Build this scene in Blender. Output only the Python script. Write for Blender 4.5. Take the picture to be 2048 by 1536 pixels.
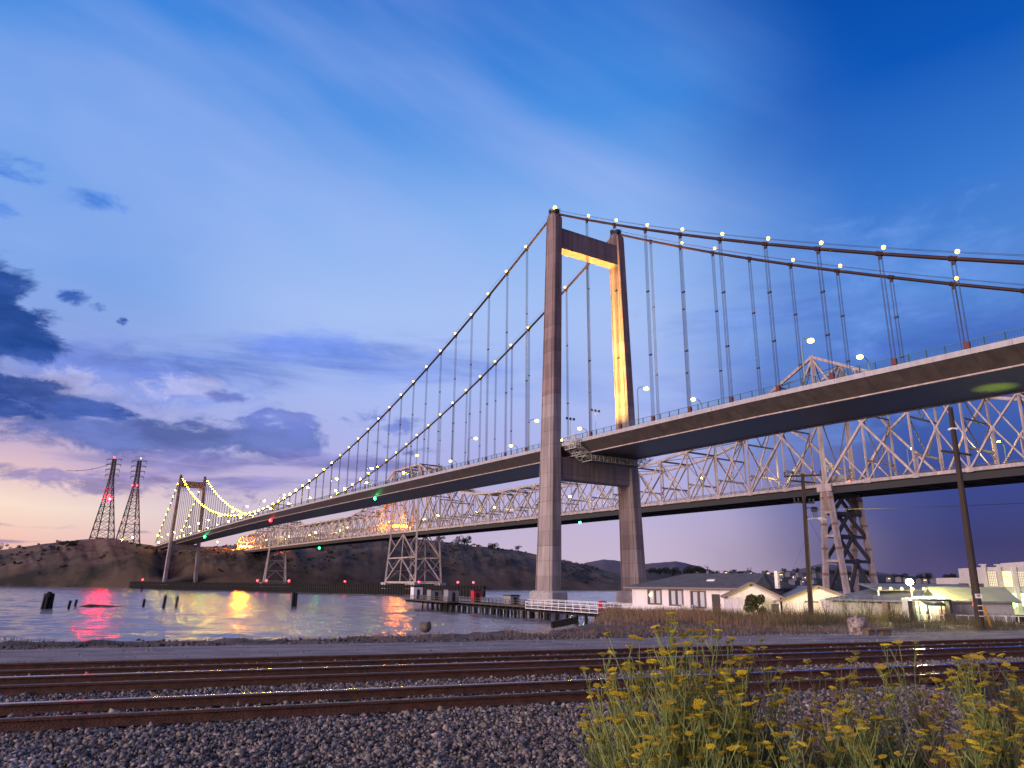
import bpy, math, random
import numpy as np
from mathutils import Vector, Matrix
random.seed(7); RNG = np.random.default_rng(7)
for o in list(bpy.data.objects): bpy.data.objects.remove(o)
SC = bpy.context.scene
COL = SC.collection
R = math.radians

# ---------------------------------------------------------------- camera
PITCH, ROLL, EYE = R(15.372), 0.010, 6.0
cam_d = bpy.data.cameras.new('camera'); cam_d.sensor_width = 36; cam_d.lens = 1457.06 * 36 / 2048
cam_d.clip_start = 0.1; cam_d.clip_end = 60000
cam = bpy.data.objects.new('camera', cam_d); COL.objects.link(cam)
fw = Vector((0, math.cos(PITCH), math.sin(PITCH))); up0 = Vector((0, -math.sin(PITCH), math.cos(PITCH))); rt0 = Vector((1, 0, 0))
cr, sr = math.cos(ROLL), math.sin(ROLL)
rt = rt0 * cr + up0 * sr; up = up0 * cr - rt0 * sr
cam.matrix_world = Matrix(((rt.x, up.x, -fw.x, 0), (rt.y, up.y, -fw.y, 0), (rt.z, up.z, -fw.z, EYE), (0, 0, 0, 1)))
SC.camera = cam

def lin(c):
    return tuple(((v / 255) / 12.92 if v / 255 <= .04045 else ((v / 255 + .055) / 1.055) ** 2.4) for v in c[:3])

# ---------------------------------------------------------------- world: dusk sky with cloud layers
W = bpy.data.worlds.new('World'); SC.world = W; W.use_nodes = True
nt = W.node_tree; nt.nodes.clear()
def N(t, **kw):
    n = nt.nodes.new(t)
    for k, v in kw.items(): setattr(n, k, v)
    return n
def setin(s, v):
    if hasattr(v, 'is_linked') or hasattr(v, 'links'): nt.links.new(v, s)
    else: s.default_value = v
def M(op, a, b=None, c=None):
    n = N('ShaderNodeMath', operation=op); setin(n.inputs[0], a)
    if b is not None: setin(n.inputs[1], b)
    if c is not None: setin(n.inputs[2], c)
    return n.outputs[0]
def SS(x, lo, hi, a=0., b=1.):
    n = N('ShaderNodeMapRange', interpolation_type='SMOOTHSTEP'); setin(n.inputs[0], x)
    n.inputs[1].default_value = lo; n.inputs[2].default_value = hi; n.inputs[3].default_value = a; n.inputs[4].default_value = b
    return n.outputs[0]
def MIX(f, a, b, mode='MIX'):
    n = N('ShaderNodeMix', data_type='RGBA', blend_type=mode)
    setin(n.inputs[0], f)
    for s, v in ((n.inputs[6], a), (n.inputs[7], b)):
        if isinstance(v, tuple): s.default_value = (*v[:3], 1)
        else: nt.links.new(v, s)
    return n.outputs[2]
def RAMP(x, stops):
    n = N('ShaderNodeValToRGB'); nt.links.new(x, n.inputs[0]); e = n.color_ramp.elements
    n.color_ramp.interpolation = 'B_SPLINE' if False else 'EASE'
    n.color_ramp.interpolation = 'LINEAR'
    while len(e) < len(stops): e.new(0.5)
    for el, (p, c) in zip(e, stops): el.position = p; el.color = (*lin(c), 1)
    return n.outputs[0]
def NOISE(vec, scale, detail=5, rough=.55, dist=0., lac=2.):
    n = N('ShaderNodeTexNoise'); nt.links.new(vec, n.inputs['Vector']); n.inputs['Scale'].default_value = scale
    n.inputs['Detail'].default_value = detail; n.inputs['Roughness'].default_value = rough; n.inputs['Distortion'].default_value = dist
    return n.outputs[0]
def COMB(x, y, z):
    n = N('ShaderNodeCombineXYZ')
    for i, v in enumerate((x, y, z)): setin(n.inputs[i], v)
    return n.outputs[0]
tc = N('ShaderNodeTexCoord'); nrm = N('ShaderNodeVectorMath', operation='NORMALIZE'); nt.links.new(tc.outputs['Generated'], nrm.inputs[0])
sx = N('ShaderNodeSeparateXYZ'); nt.links.new(nrm.outputs[0], sx.inputs[0]); DX, DY, DZ = sx.outputs
el = M('MULTIPLY', M('ARCSINE', DZ), 180 / math.pi)
az = M('MULTIPLY', M('ARCTAN2', DX, DY), 180 / math.pi)
warp = NOISE(nrm.outputs[0], 2.2, 3, .5)
elw = M('ADD', el, M('MULTIPLY', M('SUBTRACT', warp, .5), 5.0))
t90 = M('DIVIDE', M('MAXIMUM', elw, 0.), 60.)
def E_(d): return d / 60.
left = RAMP(t90, [(0, (232, 160, 158)), (E_(2.2), (242, 194, 182)), (E_(4.6), (249, 224, 206)), (E_(7.4), (220, 188, 200)), (E_(10), (172, 162, 208)), (E_(14), (138, 156, 216)), (E_(20), (116, 162, 230)), (E_(30), (80, 152, 230)), (E_(38), (30, 128, 220)), (E_(46), (0, 102, 200)), (1, (128, 122, 150))])
mid = RAMP(t90, [(0, (204, 184, 204)), (E_(3.5), (194, 180, 212)), (E_(8), (176, 176, 228)), (E_(14), (170, 188, 242)), (E_(21), (166, 193, 244)), (E_(28), (134, 178, 240)), (E_(36), (60, 139, 225)), (E_(46), (0, 102, 200)), (1, (128, 122, 150))])
right = RAMP(t90, [(0, (76, 70, 114)), (E_(2.5), (60, 62, 114)), (E_(7), (54, 70, 142)), (E_(13), (66, 100, 180)), (E_(20), (86, 138, 214)), (E_(27), (56, 120, 208)), (E_(35), (8, 86, 184)), (E_(46), (0, 66, 158)), (1, (128, 122, 150))])
azw = M('ADD', az, M('MULTIPLY', M('SUBTRACT', warp, .5), 26.))
sky = MIX(SS(azw, -36, -9), left, mid)
sky = MIX(SS(azw, 7, 31), sky, right)
# thin high veil: long soft streaks on a sheet overhead
den = M('ADD', M('MAXIMUM', DZ, 0.0), .16)
px_ = M('DIVIDE', DX, den); py_ = M('DIVIDE', DY, den)
pl = COMB(M('ADD', M('MULTIPLY', px_, .55), M('MULTIPLY', py_, .35)), M('ADD', M('MULTIPLY', py_, .9), M('MULTIPLY', px_, -.6)), 0.)
veil = NOISE(pl, .9, 5, .5, .6)
vm = M('MULTIPLY', SS(el, 7, 17), SS(az, 30, 14))
sky = MIX(M('MULTIPLY', M('MULTIPLY', SS(veil, .42, .64), .55), vm), sky, lin((168, 186, 244)))
sky = MIX(M('MULTIPLY', M('MULTIPLY', SS(veil, .44, .28), .34), vm), sky, lin((40, 112, 214)))
# ragged cumulus, low in the north-west
pc = COMB(px_, py_, 3.1)
cum = NOISE(pc, 1.15, 9, .60, .25)
cum2 = NOISE(pc, 3.4, 6, .6, .2)
cd = M('ADD', M('MULTIPLY', cum, .75), M('MULTIPLY', cum2, .25))
def CON(x, g): return M('ADD', M('MULTIPLY', M('SUBTRACT', x, .5), g), .5)
cd = CON(cd, 1.9)
def blob(a0, e0, wa, we):
    da = M('DIVIDE', M('SUBTRACT', az, a0), wa); de = M('DIVIDE', M('SUBTRACT', el, e0), we)
    return M('SUBTRACT', 1., M('ADD', M('MULTIPLY', da, da), M('MULTIPLY', de, de)))
def cloud(sky, blobs, gain, thr, soft, colr, amount=1., tex=None):
    b = None
    for a in blobs:
        s = M('MAXIMUM', blob(*a), -4.)
        b = s if b is None else M('MAXIMUM', b, s)
    v = M('ADD', M('MULTIPLY', b, gain), tex if tex is not None else cd)
    lum = tuple(min(1, q * 1.5 + .03) for q in colr); inner = MIX(SS(cum2, .36, .66), colr, lum)
    return MIX(M('MULTIPLY', SS(v, thr - soft * .6, thr + soft * 1.5), amount), sky, inner)
cdr = CON(NOISE(COMB(M('MULTIPLY', az, .17), M('MULTIPLY', el, .36), 1.7), 1., 9, .64, .35), 2.1)
band = CON(NOISE(COMB(M('MULTIPLY', az, .055), M('MULTIPLY', el, .33), 5.2), 1., 8, .6, .5), 1.9)
# broad slate bands
sky = cloud(sky, [(-13, 16.4, 13, 2.0), (-21, 15.6, 9, 1.6)], .22, .52, .34, lin((62, 102, 200)), .75, band)
sky = cloud(sky, [(-30, 13.2, 11, 3.0)], .26, .54, .24, lin((92, 116, 196)), .7, cdr)
sky = cloud(sky, [(-28, 9.8, 13, 1.5), (-19, 10.4, 10, 1.4), (-33.5, 11.3, 7, 1.7)], .30, .56, .16, lin((76, 94, 160)), .9, cdr)
sky = cloud(sky, [(-22, 7.6, 12, 1.3), (-12, 8.6, 7, 1.0)], .24, .56, .16, lin((112, 112, 176)), .75, band)
sky = cloud(sky, [(-27, 6.3, 8, 1.1), (-33, 6.6, 5, .6)], .24, .54, .12, lin((128, 116, 168)), .8, cdr)
sky = cloud(sky, [(-34, 3.2, 8.5, .50), (-35, 2.4, 5, .3)], .26, .58, .07, lin((142, 124, 160)), .85, band)
# pale lit rims and wisps
sky = cloud(sky, [(-31, 12.6, 6, 1.2), (-24, 13.6, 3.5, 1.0)], .22, .62, .12, lin((196, 190, 222)), .4, cdr)
# the dark puffs
sky = cloud(sky, [(-36.8, 18.3, 2.4, 1.9), (-36.0, 15.9, 3.0, 2.7), (-38, 14.6, 3, 2.2)], .46, .56, .14, lin((14, 62, 138)), .96, cdr)
sky = cloud(sky, [(-32.6, 18.6, 2.0, .75), (-31.4, 18.2, 1.2, .6), (-29.6, 17.5, .6, .4)], .40, .58, .12, lin((18, 70, 150)), .95, cdr)
sky = cloud(sky, [(-37.8, 25.8, 2.6, 1.0), (-33, 25.2, 2.6, .6), (-38.2, 23.2, 1.2, .6)], .24, .56, .22, lin((18, 104, 206)), .7, cdr)
sky = cloud(sky, [(-35.5, 12.2, 3.2, .9), (-31, 11.4, 3.5, .8), (-37, 10.6, 3, .8)], .30, .58, .10, lin((40, 72, 146)), .9, cdr)
sky = cloud(sky, [(-17, 11.7, 3.4, .9), (-10.5, 12.2, 4.5, 1.2), (-22, 13.2, 1.6, .7)], .26, .58, .12, lin((86, 102, 176)), .8, cdr)
# dark storm veil right of the bridge
sky = cloud(sky, [(30, 17, 14, 4.0)], .16, .50, .34, lin((62, 92, 184)), .55, band)
sky = cloud(sky, [(27, 21, 12, 4.5), (20, 13, 8, 2.5)], .16, .54, .30, lin((104, 144, 222)), .45, cdr)
# unseen west behind the camera: dusky pink afterglow
wd = M('ADD', M('MULTIPLY', DX, -.93), M('MULTIPLY', DY, -.37))
back = RAMP(t90, [(0, (255, 196, 176)), (E_(10), (255, 205, 196)), (E_(25), (214, 196, 216)), (E_(45), (150, 160, 214)), (1, (60, 110, 200))])
backs = MIX(1., back, (1.7, 1.42, 1.40), 'MULTIPLY')
sky = MIX(M('MULTIPLY', SS(wd, .25, .85), SS(DY, .45, .1)), sky, backs)
ground_c = MIX(SS(el, -.2, -3.), sky, lin((70, 66, 80)))
nish = N('ShaderNodeTexSky', sky_type='NISHITA', sun_disc=False, sun_elevation=R(1.5), sun_rotation=R(237))
tot = MIX(.004, ground_c, nish.outputs[0], 'ADD')
bg = N('ShaderNodeBackground'); bg.inputs[1].default_value = 1.0; nt.links.new(tot, bg.inputs[0])
wo = N('ShaderNodeOutputWorld'); nt.links.new(bg.outputs[0], wo.inputs[0])

# last light from low in the west, spread wide by thin cloud
sd = bpy.data.lights.new('sun', 'SUN'); sd.energy = 2.7; sd.angle = R(22); sd.color = (1., .84, .78)
so = bpy.data.objects.new('sun', sd); COL.objects.link(so)
so.rotation_euler = Vector((.80, .56, -.17)).to_track_quat('-Z', 'Y').to_euler()

SC.view_settings.view_transform = 'Standard'; SC.view_settings.look = 'None'
SC.view_settings.exposure = 0; SC.view_settings.gamma = 1
try:
    SC.cycles.use_denoising = True; SC.cycles.sample_clamp_indirect = 20.0; SC.cycles.max_bounces = 5
    SC.cycles.diffuse_bounces = 2; SC.cycles.glossy_bounces = 3
except Exception: pass

# ---------------------------------------------------------------- materials
MATS = {}
def mat(name, col, rough=.7, metal=0., var=0., vscale=1., bump=0., bscale=20., emit=None, estr=0., spec=.5, col2=None, island=0., thr=None, stretch=None, hdet=6):
    if name in MATS: return MATS[name]
    m = bpy.data.materials.new(name); m.use_nodes = True; t = m.node_tree; b = t.nodes['Principled BSDF']
    b.inputs['Base Color'].default_value = (*col, 1); b.inputs['Roughness'].default_value = rough; b.inputs['Metallic'].default_value = metal
    b.inputs['Specular IOR Level'].default_value = spec
    geo = t.nodes.new('ShaderNodeNewGeometry'); src = geo.outputs['Position']
    if stretch:
        mp = t.nodes.new('ShaderNodeMapping'); mp.inputs['Scale'].default_value = stretch; t.links.new(src, mp.inputs[0]); src = mp.outputs[0]
    outc = None
    if var or col2:
        n = t.nodes.new('ShaderNodeTexNoise'); n.inputs['Scale'].default_value = vscale; n.inputs['Detail'].default_value = hdet; n.inputs['Roughness'].default_value = .62
        t.links.new(src, n.inputs['Vector'])
        rp = t.nodes.new('ShaderNodeValToRGB'); t.links.new(n.outputs[0], rp.inputs[0])
        lo, hi = thr or (.3, .7)
        rp.color_ramp.elements[0].position = lo; rp.color_ramp.elements[1].position = hi
        c2 = col2 or tuple(v * (1 - var) for v in col)
        rp.color_ramp.elements[0].color = (*c2, 1); rp.color_ramp.elements[1].color = (*(col if col2 else tuple(min(1, v * (1 + var)) for v in col)), 1)
        outc = rp.outputs[0]
    if island:
        hs = t.nodes.new('ShaderNodeHueSaturation'); mr = t.nodes.new('ShaderNodeMapRange'); t.links.new(geo.outputs['Random Per Island'], mr.inputs[0])
        mr.inputs[3].default_value = 1 - island; mr.inputs[4].default_value = 1 + island; t.links.new(mr.outputs[0], hs.inputs['Value'])
        m2 = t.nodes.new('ShaderNodeMath'); m2.operation = 'FRACT'; m3 = t.nodes.new('ShaderNodeMath'); m3.operation = 'MULTIPLY'; m3.inputs[1].default_value = 7.31
        t.links.new(geo.outputs['Random Per Island'], m3.inputs[0]); t.links.new(m3.outputs[0], m2.inputs[0])
        mr2 = t.nodes.new('ShaderNodeMapRange'); t.links.new(m2.outputs[0], mr2.inputs[0]); mr2.inputs[3].default_value = .47; mr2.inputs[4].default_value = .53
        t.links.new(mr2.outputs[0], hs.inputs['Hue'])
        if outc: t.links.new(outc, hs.inputs['Color'])
        else: hs.inputs['Color'].default_value = (*col, 1)
        outc = hs.outputs[0]
    if outc: t.links.new(outc, b.inputs['Base Color'])
    if bump:
        n2 = t.nodes.new('ShaderNodeTexNoise'); n2.inputs['Scale'].default_value = bscale; n2.inputs['Detail'].default_value = 5; t.links.new(src, n2.inputs['Vector'])
        bp = t.nodes.new('ShaderNodeBump'); bp.inputs['Strength'].default_value = bump; bp.inputs['Distance'].default_value = .1
        t.links.new(n2.outputs[0], bp.inputs['Height']); t.links.new(bp.outputs[0], b.inputs['Normal'])
    if emit:
        b.inputs['Emission Color'].default_value = (*emit, 1); b.inputs['Emission Strength'].default_value = estr
    MATS[name] = m; return m
def seams(m, dirv, step, wid, dark):   # plate joints every few metres along a direction
    t = m.node_tree; b = t.nodes['Principled BSDF']; src = b.inputs['Base Color'].links[0].from_socket
    g = t.nodes.new('ShaderNodeNewGeometry'); d = t.nodes.new('ShaderNodeVectorMath'); d.operation = 'DOT_PRODUCT'; t.links.new(g.outputs['Position'], d.inputs[0]); d.inputs[1].default_value = dirv
    f = t.nodes.new('ShaderNodeMath'); f.operation = 'WRAP'; t.links.new(d.outputs['Value'], f.inputs[0]); f.inputs[1].default_value = step; f.inputs[2].default_value = 0
    l = t.nodes.new('ShaderNodeMath'); l.operation = 'LESS_THAN'; t.links.new(f.outputs[0], l.inputs[0]); l.inputs[1].default_value = wid
    x = t.nodes.new('ShaderNodeMix'); x.data_type = 'RGBA'; x.blend_type = 'MULTIPLY'; t.links.new(l.outputs[0], x.inputs[0]); t.links.new(src, x.inputs[6]); x.inputs[7].default_value = (*dark, 1); t.links.new(x.outputs[2], b.inputs['Base Color'])
def streaks(m, sc, lo, hi):   # rain streaks
    t = m.node_tree; b = t.nodes['Principled BSDF']; src = b.inputs['Base Color'].links[0].from_socket
    g = t.nodes.new('ShaderNodeNewGeometry'); p = t.nodes.new('ShaderNodeMapping'); p.inputs['Scale'].default_value = sc; t.links.new(g.outputs['Position'], p.inputs[0])
    n = t.nodes.new('ShaderNodeTexNoise'); n.inputs['Scale'].default_value = 1; n.inputs['Detail'].default_value = 6; t.links.new(p.outputs[0], n.inputs['Vector'])
    r = t.nodes.new('ShaderNodeMapRange'); t.links.new(n.outputs[0], r.inputs[0]); r.inputs[1].default_value = .36; r.inputs[2].default_value = .62; r.inputs[3].default_value = lo; r.inputs[4].default_value = hi
    h = t.nodes.new('ShaderNodeHueSaturation'); t.links.new(src, h.inputs['Color']); t.links.new(r.outputs[0], h.inputs['Value']); t.links.new(h.outputs[0], b.inputs['Base Color'])

m_conc = mat('tower_concrete', (.36, .295, .28), .85, var=.0, col2=(.265, .215, .205), vscale=.35, bump=.08, bscale=2.5, thr=(.3, .66), stretch=(1, 1, .35))
m_conc_lt = mat('pile_cap_concrete', (.36, .33, .32), .85, var=.2, vscale=.8, bump=.2, bscale=3)
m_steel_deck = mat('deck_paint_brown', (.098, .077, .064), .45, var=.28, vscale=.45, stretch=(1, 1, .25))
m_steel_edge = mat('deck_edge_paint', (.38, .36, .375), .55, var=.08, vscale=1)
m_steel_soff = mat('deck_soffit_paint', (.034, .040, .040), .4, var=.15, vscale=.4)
m_cable = mat('cable_red_oxide', (.026, .006, .006), .6, var=.2, vscale=2)
m_rope = mat('suspender_galvanised', (.05, .05, .075), .7)
m_sock = mat('socket_red', (.12, .015, .018), .6)
m_rail_teal = mat('railing_teal', (.05, .15, .17), .5)
m_truss = mat('truss_paint', (.44, .36, .345), .6, var=.16, vscale=.6, bump=.05)
m_truss_dk = mat('truss_bracing_paint', (.10, .095, .09), .7, var=.2, vscale=.5)
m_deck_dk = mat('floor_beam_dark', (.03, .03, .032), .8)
m_gantry = mat('gantry_paint', (.55, .52, .46), .6, var=.1)
m_pole_g = mat('lamp_pole_green', (.22, .30, .29), .45)
m_black = mat('black_metal', (.015, .016, .02), .6)
def emis(name, c, s): return mat(name, (.8, .8, .8), .5, emit=c, estr=s)
m_bulb = emis('cable_bulb_light', (1, .47, .010), 14)
m_bulb_far = emis('far_cable_bulb_light', (1, .50, .006), 170)
m_street = emis('street_lamp_light', (1, .84, .085), 6)
m_street_mid = emis('mid_street_lamp_light', (1, .84, .03), 380)
m_street_far = emis('truss_lamp_light', (1, .80, .03), 120)
m_red = emis('red_beacon_light', (1, .004, .008), 13)
m_redbig = emis('red_flasher_light', (1, .0003, .0030), 5000)
m_green = emis('green_underdeck_light', (.004, 1, .25), 40)
m_orange = emis('amber_work_light', (1, .20, .001), 480)
m_winlit = emis('lit_window', (1, .78, .28), 1.6)
m_wood = mat('weathered_timber', (.085, .065, .05), .9, var=.35, vscale=1.2, bump=.4, bscale=6, stretch=(1, 1, .2))
m_pile = mat('tarred_pile', (.009, .008, .008), .9, var=.3, vscale=2)
m_white = mat('white_paint', (.78, .74, .74), .6, var=.06, vscale=.8)

# ---------------------------------------------------------------- builders
class MB:
    def __init__(s): s.v = []; s.f = []; s.sm = False
    def poly(s, pts, faces):
        b = len(s.v); s.v += [tuple(p) for p in pts]; s.f += [tuple(i + b for i in f) for f in faces]
    def box(s, c, size, rz=0.):
        hx, hy, hz = (q / 2 for q in size); ca, sa = math.cos(rz), math.sin(rz); P = []
        for z in (-hz, hz):
            for x, y in ((-hx, -hy), (hx, -hy), (hx, hy), (-hx, hy)): P.append((c[0] + x * ca - y * sa, c[1] + x * sa + y * ca, c[2] + z))
        s.poly(P, [(3, 2, 1, 0), (4, 5, 6, 7), (0, 1, 5, 4), (1, 2, 6, 5), (2, 3, 7, 6), (3, 0, 4, 7)])
    def bar(s, a, b, w, h=None, ref=(0, 0, 1), w2=None):
        a = Vector(a); b = Vector(b); h = h or w; d = (b - a)
        if d.length < 1e-6: return
        d.normalize(); r = Vector(ref)
        if abs(d.dot(r)) > .98: r = Vector((1, 0, 0)) if abs(d.x) < .9 else Vector((0, 1, 0))
        x = d.cross(r).normalized(); y = x.cross(d).normalized(); P = []
        for p, k in ((a, 1.), (b, (w2 / w if w2 else 1.))):
            for i, j in ((-1, -1), (1, -1), (1, 1), (-1, 1)): P.append(tuple(p + x * (i * w / 2 * k) + y * (j * h / 2 * k)))
        s.poly(P, [(3, 2, 1, 0), (4, 5, 6, 7), (0, 1, 5, 4), (1, 2, 6, 5), (2, 3, 7, 6), (3, 0, 4, 7)])
    def tube(s, pts, rad, n=6, cap=True):
        pts = [Vector(p) for p in pts]; m = len(pts); rad = rad if isinstance(rad, (list, tuple)) else [rad] * m
        b = len(s.v); px = None
        for i, p in enumerate(pts):
            d = (pts[min(i + 1, m - 1)] - pts[max(i - 1, 0)]).normalized()
            if px is None:
                r = Vector((0, 0, 1)) if abs(d.z) < .9 else Vector((1, 0, 0)); px = d.cross(r).normalized()
            else: px = (px - d * px.dot(d)).normalized()
            py = d.cross(px)
            for k in range(n):
                a = 2 * math.pi * k / n; s.v.append(tuple(p + px * (math.cos(a) * rad[i]) + py * (math.sin(a) * rad[i])))
        for i in range(m - 1):
            for k in range(n):
                k2 = (k + 1) % n; s.f.append((b + i * n + k, b + i * n + k2, b + (i + 1) * n + k2, b + (i + 1) * n + k))
        if cap: s.f.append(tuple(b + k for k in reversed(range(n)))); s.f.append(tuple(b + (m - 1) * n + k for k in range(n)))
    def ball(s, c, r, n=8, m=5, sq=1.):
        P = [(c[0], c[1], c[2] - r * sq)]
        for j in range(1, m):
            t = math.pi * j / m
            for k in range(n):
                a = 2 * math.pi * k / n; P.append((c[0] + r * math.sin(t) * math.cos(a), c[1] + r * math.sin(t) * math.sin(a), c[2] - r * sq * math.cos(t)))
        P.append((c[0], c[1], c[2] + r * sq)); F = []
        for k in range(n): F.append((0, 1 + (k + 1) % n, 1 + k))
        for j in range(m - 2):
            for k in range(n):
                a = 1 + j * n + k; a2 = 1 + j * n + (k + 1) % n; F.append((a, a2, a2 + n, a + n))
        q = 1 + (m - 2) * n; e = len(P) - 1
        for k in range(n): F.append((q + k, q + (k + 1) % n, e))
        s.poly(P, F)
    def prism(s, poly, z0, z1):   # closed ring extruded up, poly as ccw xy
        n = len(poly); P = [(x, y, z0) for x, y in poly] + [(x, y, z1) for x, y in poly]
        s.poly(P, [tuple(reversed(range(n))), tuple(range(n, 2 * n))] + [(i, (i + 1) % n, n + (i + 1) % n, n + i) for i in range(n)])
    def loft(s, rings, cap=True):
        n = len(rings[0]); b = len(s.v)
        for r in rings: s.v += [tuple(p) for p in r]
        for i in range(len(rings) - 1):
            for k in range(n): s.f.append((b + i * n + k, b + i * n + (k + 1) % n, b + (i + 1) * n + (k + 1) % n, b + (i + 1) * n + k))
        if cap: s.f.append(tuple(b + k for k in reversed(range(n)))); s.f.append(tuple(b + (len(rings) - 1) * n + k for k in range(n)))
    def build(s, name, m, parent=None, smooth=None):
        off = wloc(parent) if parent else (0, 0, 0)
        me = bpy.data.meshes.new(name); v = np.array(s.v, dtype=float) - np.array(off)
        me.from_pydata(v.tolist(), [], s.f)
        if smooth or s.sm: me.polygons.foreach_set('use_smooth', [True] * len(me.polygons))
        me.materials.append(m); me.update()
        o = bpy.data.objects.new(name, me); COL.objects.link(o)
        if parent: o.parent = parent
        return o
def wloc(o):
    p = np.zeros(3)
    while o: p = p + np.array(o.location); o = o.parent
    return p
def tag(o, label=None, cat=None, group=None, kind=None):
    if label: o['label'] = label
    if cat: o['category'] = cat
    if group: o['group'] = group
    if kind: o['kind'] = kind
    return o
def empty(name, loc, label=None, cat=None, group=None):
    o = bpy.data.objects.new(name, None); o.empty_display_size = .5; COL.objects.link(o); o.location = loc
    return tag(o, label, cat, group)
def npmesh(name, V, F, m, parent=None, smooth=False, mats=None, midx=None):
    me = bpy.data.meshes.new(name); V = np.asarray(V, dtype=np.float32); F = np.asarray(F, dtype=np.int32); k = F.shape[1]
    me.vertices.add(len(V)); me.vertices.foreach_set('co', V.ravel()); me.loops.add(F.size); me.loops.foreach_set('vertex_index', F.ravel())
    me.polygons.add(len(F)); me.polygons.foreach_set('loop_start', np.arange(0, F.size, k, dtype=np.int32)); me.polygons.foreach_set('loop_total', np.full(len(F), k, dtype=np.int32))
    if smooth: me.polygons.foreach_set('use_smooth', np.ones(len(F), dtype=bool))
    me.materials.append(m); me.update(calc_edges=True); me.validate()
    o = bpy.data.objects.new(name, me); COL.objects.link(o)
    if parent: o.parent = parent
    return o
def grid(name, X, Y, Z, m, smooth=True):
    r, c = X.shape; V = np.stack([X, Y, Z], -1).reshape(-1, 3); i = np.arange(r * c).reshape(r, c)
    F = np.stack([i[:-1, :-1], i[:-1, 1:], i[1:, 1:], i[1:, :-1]], -1).reshape(-1, 4)
    return npmesh(name, V, F, m, smooth=smooth)
def copy_tree(o, parent=None):
    c = o.copy(); COL.objects.link(c)
    if parent: c.parent = parent
    for ch in list(o.children): copy_tree(ch, c)
    return c
def vnoise(x, y, seed=0):
    xi = np.floor(x).astype(int); yi = np.floor(y).astype(int); fx = x - xi; fy = y - yi
    fx = fx * fx * (3 - 2 * fx); fy = fy * fy * (3 - 2 * fy)
    def h(a, b):
        q = (a * 374761393 + b * 668265263 + seed * 1442695041) & 0x7fffffff; q = (q ^ (q >> 13)) * 1274126177 & 0x7fffffff
        return ((q ^ (q >> 16)) & 0xffff) / 65535.
    return (h(xi, yi) * (1 - fx) + h(xi + 1, yi) * fx) * (1 - fy) + (h(xi, yi + 1) * (1 - fx) + h(xi + 1, yi + 1) * fx) * fy
def fbm(x, y, o=5, seed=0):
    s = 0; a = .5
    for k in range(o): s = s + a * vnoise(x, y, seed + k); x = x * 2.03; y = y * 2.03; a *= .5
    return s
ORD = ['first', 'second', 'third', 'fourth', 'fifth', 'sixth', 'seventh', 'eighth', 'ninth', 'tenth', 'eleventh', 'twelfth', 'thirteenth', 'fourteenth', 'fifteenth', 'sixteenth', 'seventeenth', 'eighteenth', 'nineteenth', 'twentieth', 'twenty-first', 'twenty-second', 'twenty-third', 'twenty-fourth', 'twenty-fifth', 'twenty-sixth', 'twenty-seventh', 'twenty-eighth', 'twenty-ninth', 'thirtieth'] + ['%d-th' % k for k in range(31, 99)]
def sight(x, y, Y):   # where the sight line through a photo pixel stands at depth Y
    x -= 1024; y -= 768; xr = x * cr + y * sr; yr = -x * sr + y * cr; a = xr / 1457.06; b = -yr / 1457.06
    d = (a, math.cos(PITCH) - b * math.sin(PITCH), math.sin(PITCH) + b * math.cos(PITCH))
    return (d[0] * Y / d[1], Y, EYE + d[2] * Y / d[1])
WATER = -1.5

# ================================================================ SETTING: water, land, hills
wm = bpy.data.materials.new('water'); wm.use_nodes = True; t_ = wm.node_tree; b_ = t_.nodes['Principled BSDF']
b_.inputs['Base Color'].default_value = (.22, .205, .225, 1); b_.inputs['Roughness'].default_value = .13; b_.inputs['IOR'].default_value = 1.33
g_ = t_.nodes.new('ShaderNodeNewGeometry')
def wn(sc, rot, det):
    mp = t_.nodes.new('ShaderNodeMapping'); mp.inputs['Scale'].default_value = sc; mp.inputs['Rotation'].default_value = (0, 0, rot); t_.links.new(g_.outputs['Position'], mp.inputs[0])
    n = t_.nodes.new('ShaderNodeTexNoise'); n.inputs['Scale'].default_value = 1; n.inputs['Detail'].default_value = det; n.inputs['Roughness'].default_value = .6; t_.links.new(mp.outputs[0], n.inputs['Vector']); return n.outputs[0]
w1 = wn((.22, .55, 1), R(12), 5); w2 = wn((1.3, 2.4, 1), R(-8), 3); w3 = wn((.02, .05, 1), R(5), 3)
w4 = wn((.045, .10, 1), R(9), 3)
ad0 = t_.nodes.new('ShaderNodeMath'); ad0.operation = 'MULTIPLY_ADD'; t_.links.new(w4, ad0.inputs[0]); ad0.inputs[1].default_value = .6; t_.links.new(w1, ad0.inputs[2])
ad = t_.nodes.new('ShaderNodeMath'); ad.operation = 'MULTIPLY_ADD'; t_.links.new(w2, ad.inputs[0]); ad.inputs[1].default_value = .35; t_.links.new(ad0.outputs[0], ad.inputs[2])
bp_ = t_.nodes.new('ShaderNodeBump'); bp_.inputs['Strength'].default_value = .42; bp_.inputs['Distance'].default_value = .34; t_.links.new(ad.outputs[0], bp_.inputs['Height']); t_.links.new(bp_.outputs[0], b_.inputs['Normal'])
mr_ = t_.nodes.new('ShaderNodeMapRange'); t_.links.new(w3, mr_.inputs[0]); mr_.inputs[1].default_value = .35; mr_.inputs[2].default_value = .65; mr_.inputs[3].default_value = .10; mr_.inputs[4].default_value = .18; t_.links.new(mr_.outputs[0], b_.inputs['Roughness'])
wb_ = np.concatenate([-np.geomspace(.86, 12, 24)[::-1], np.arange(-.84, .76, .0016), np.geomspace(.78, 12, 24)])
wy_ = np.concatenate([[-700, -200, 0, 20], np.geomspace(36, 1150, 780), [1300, 1700, 2500, 5000, 10000, 20000]])
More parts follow.
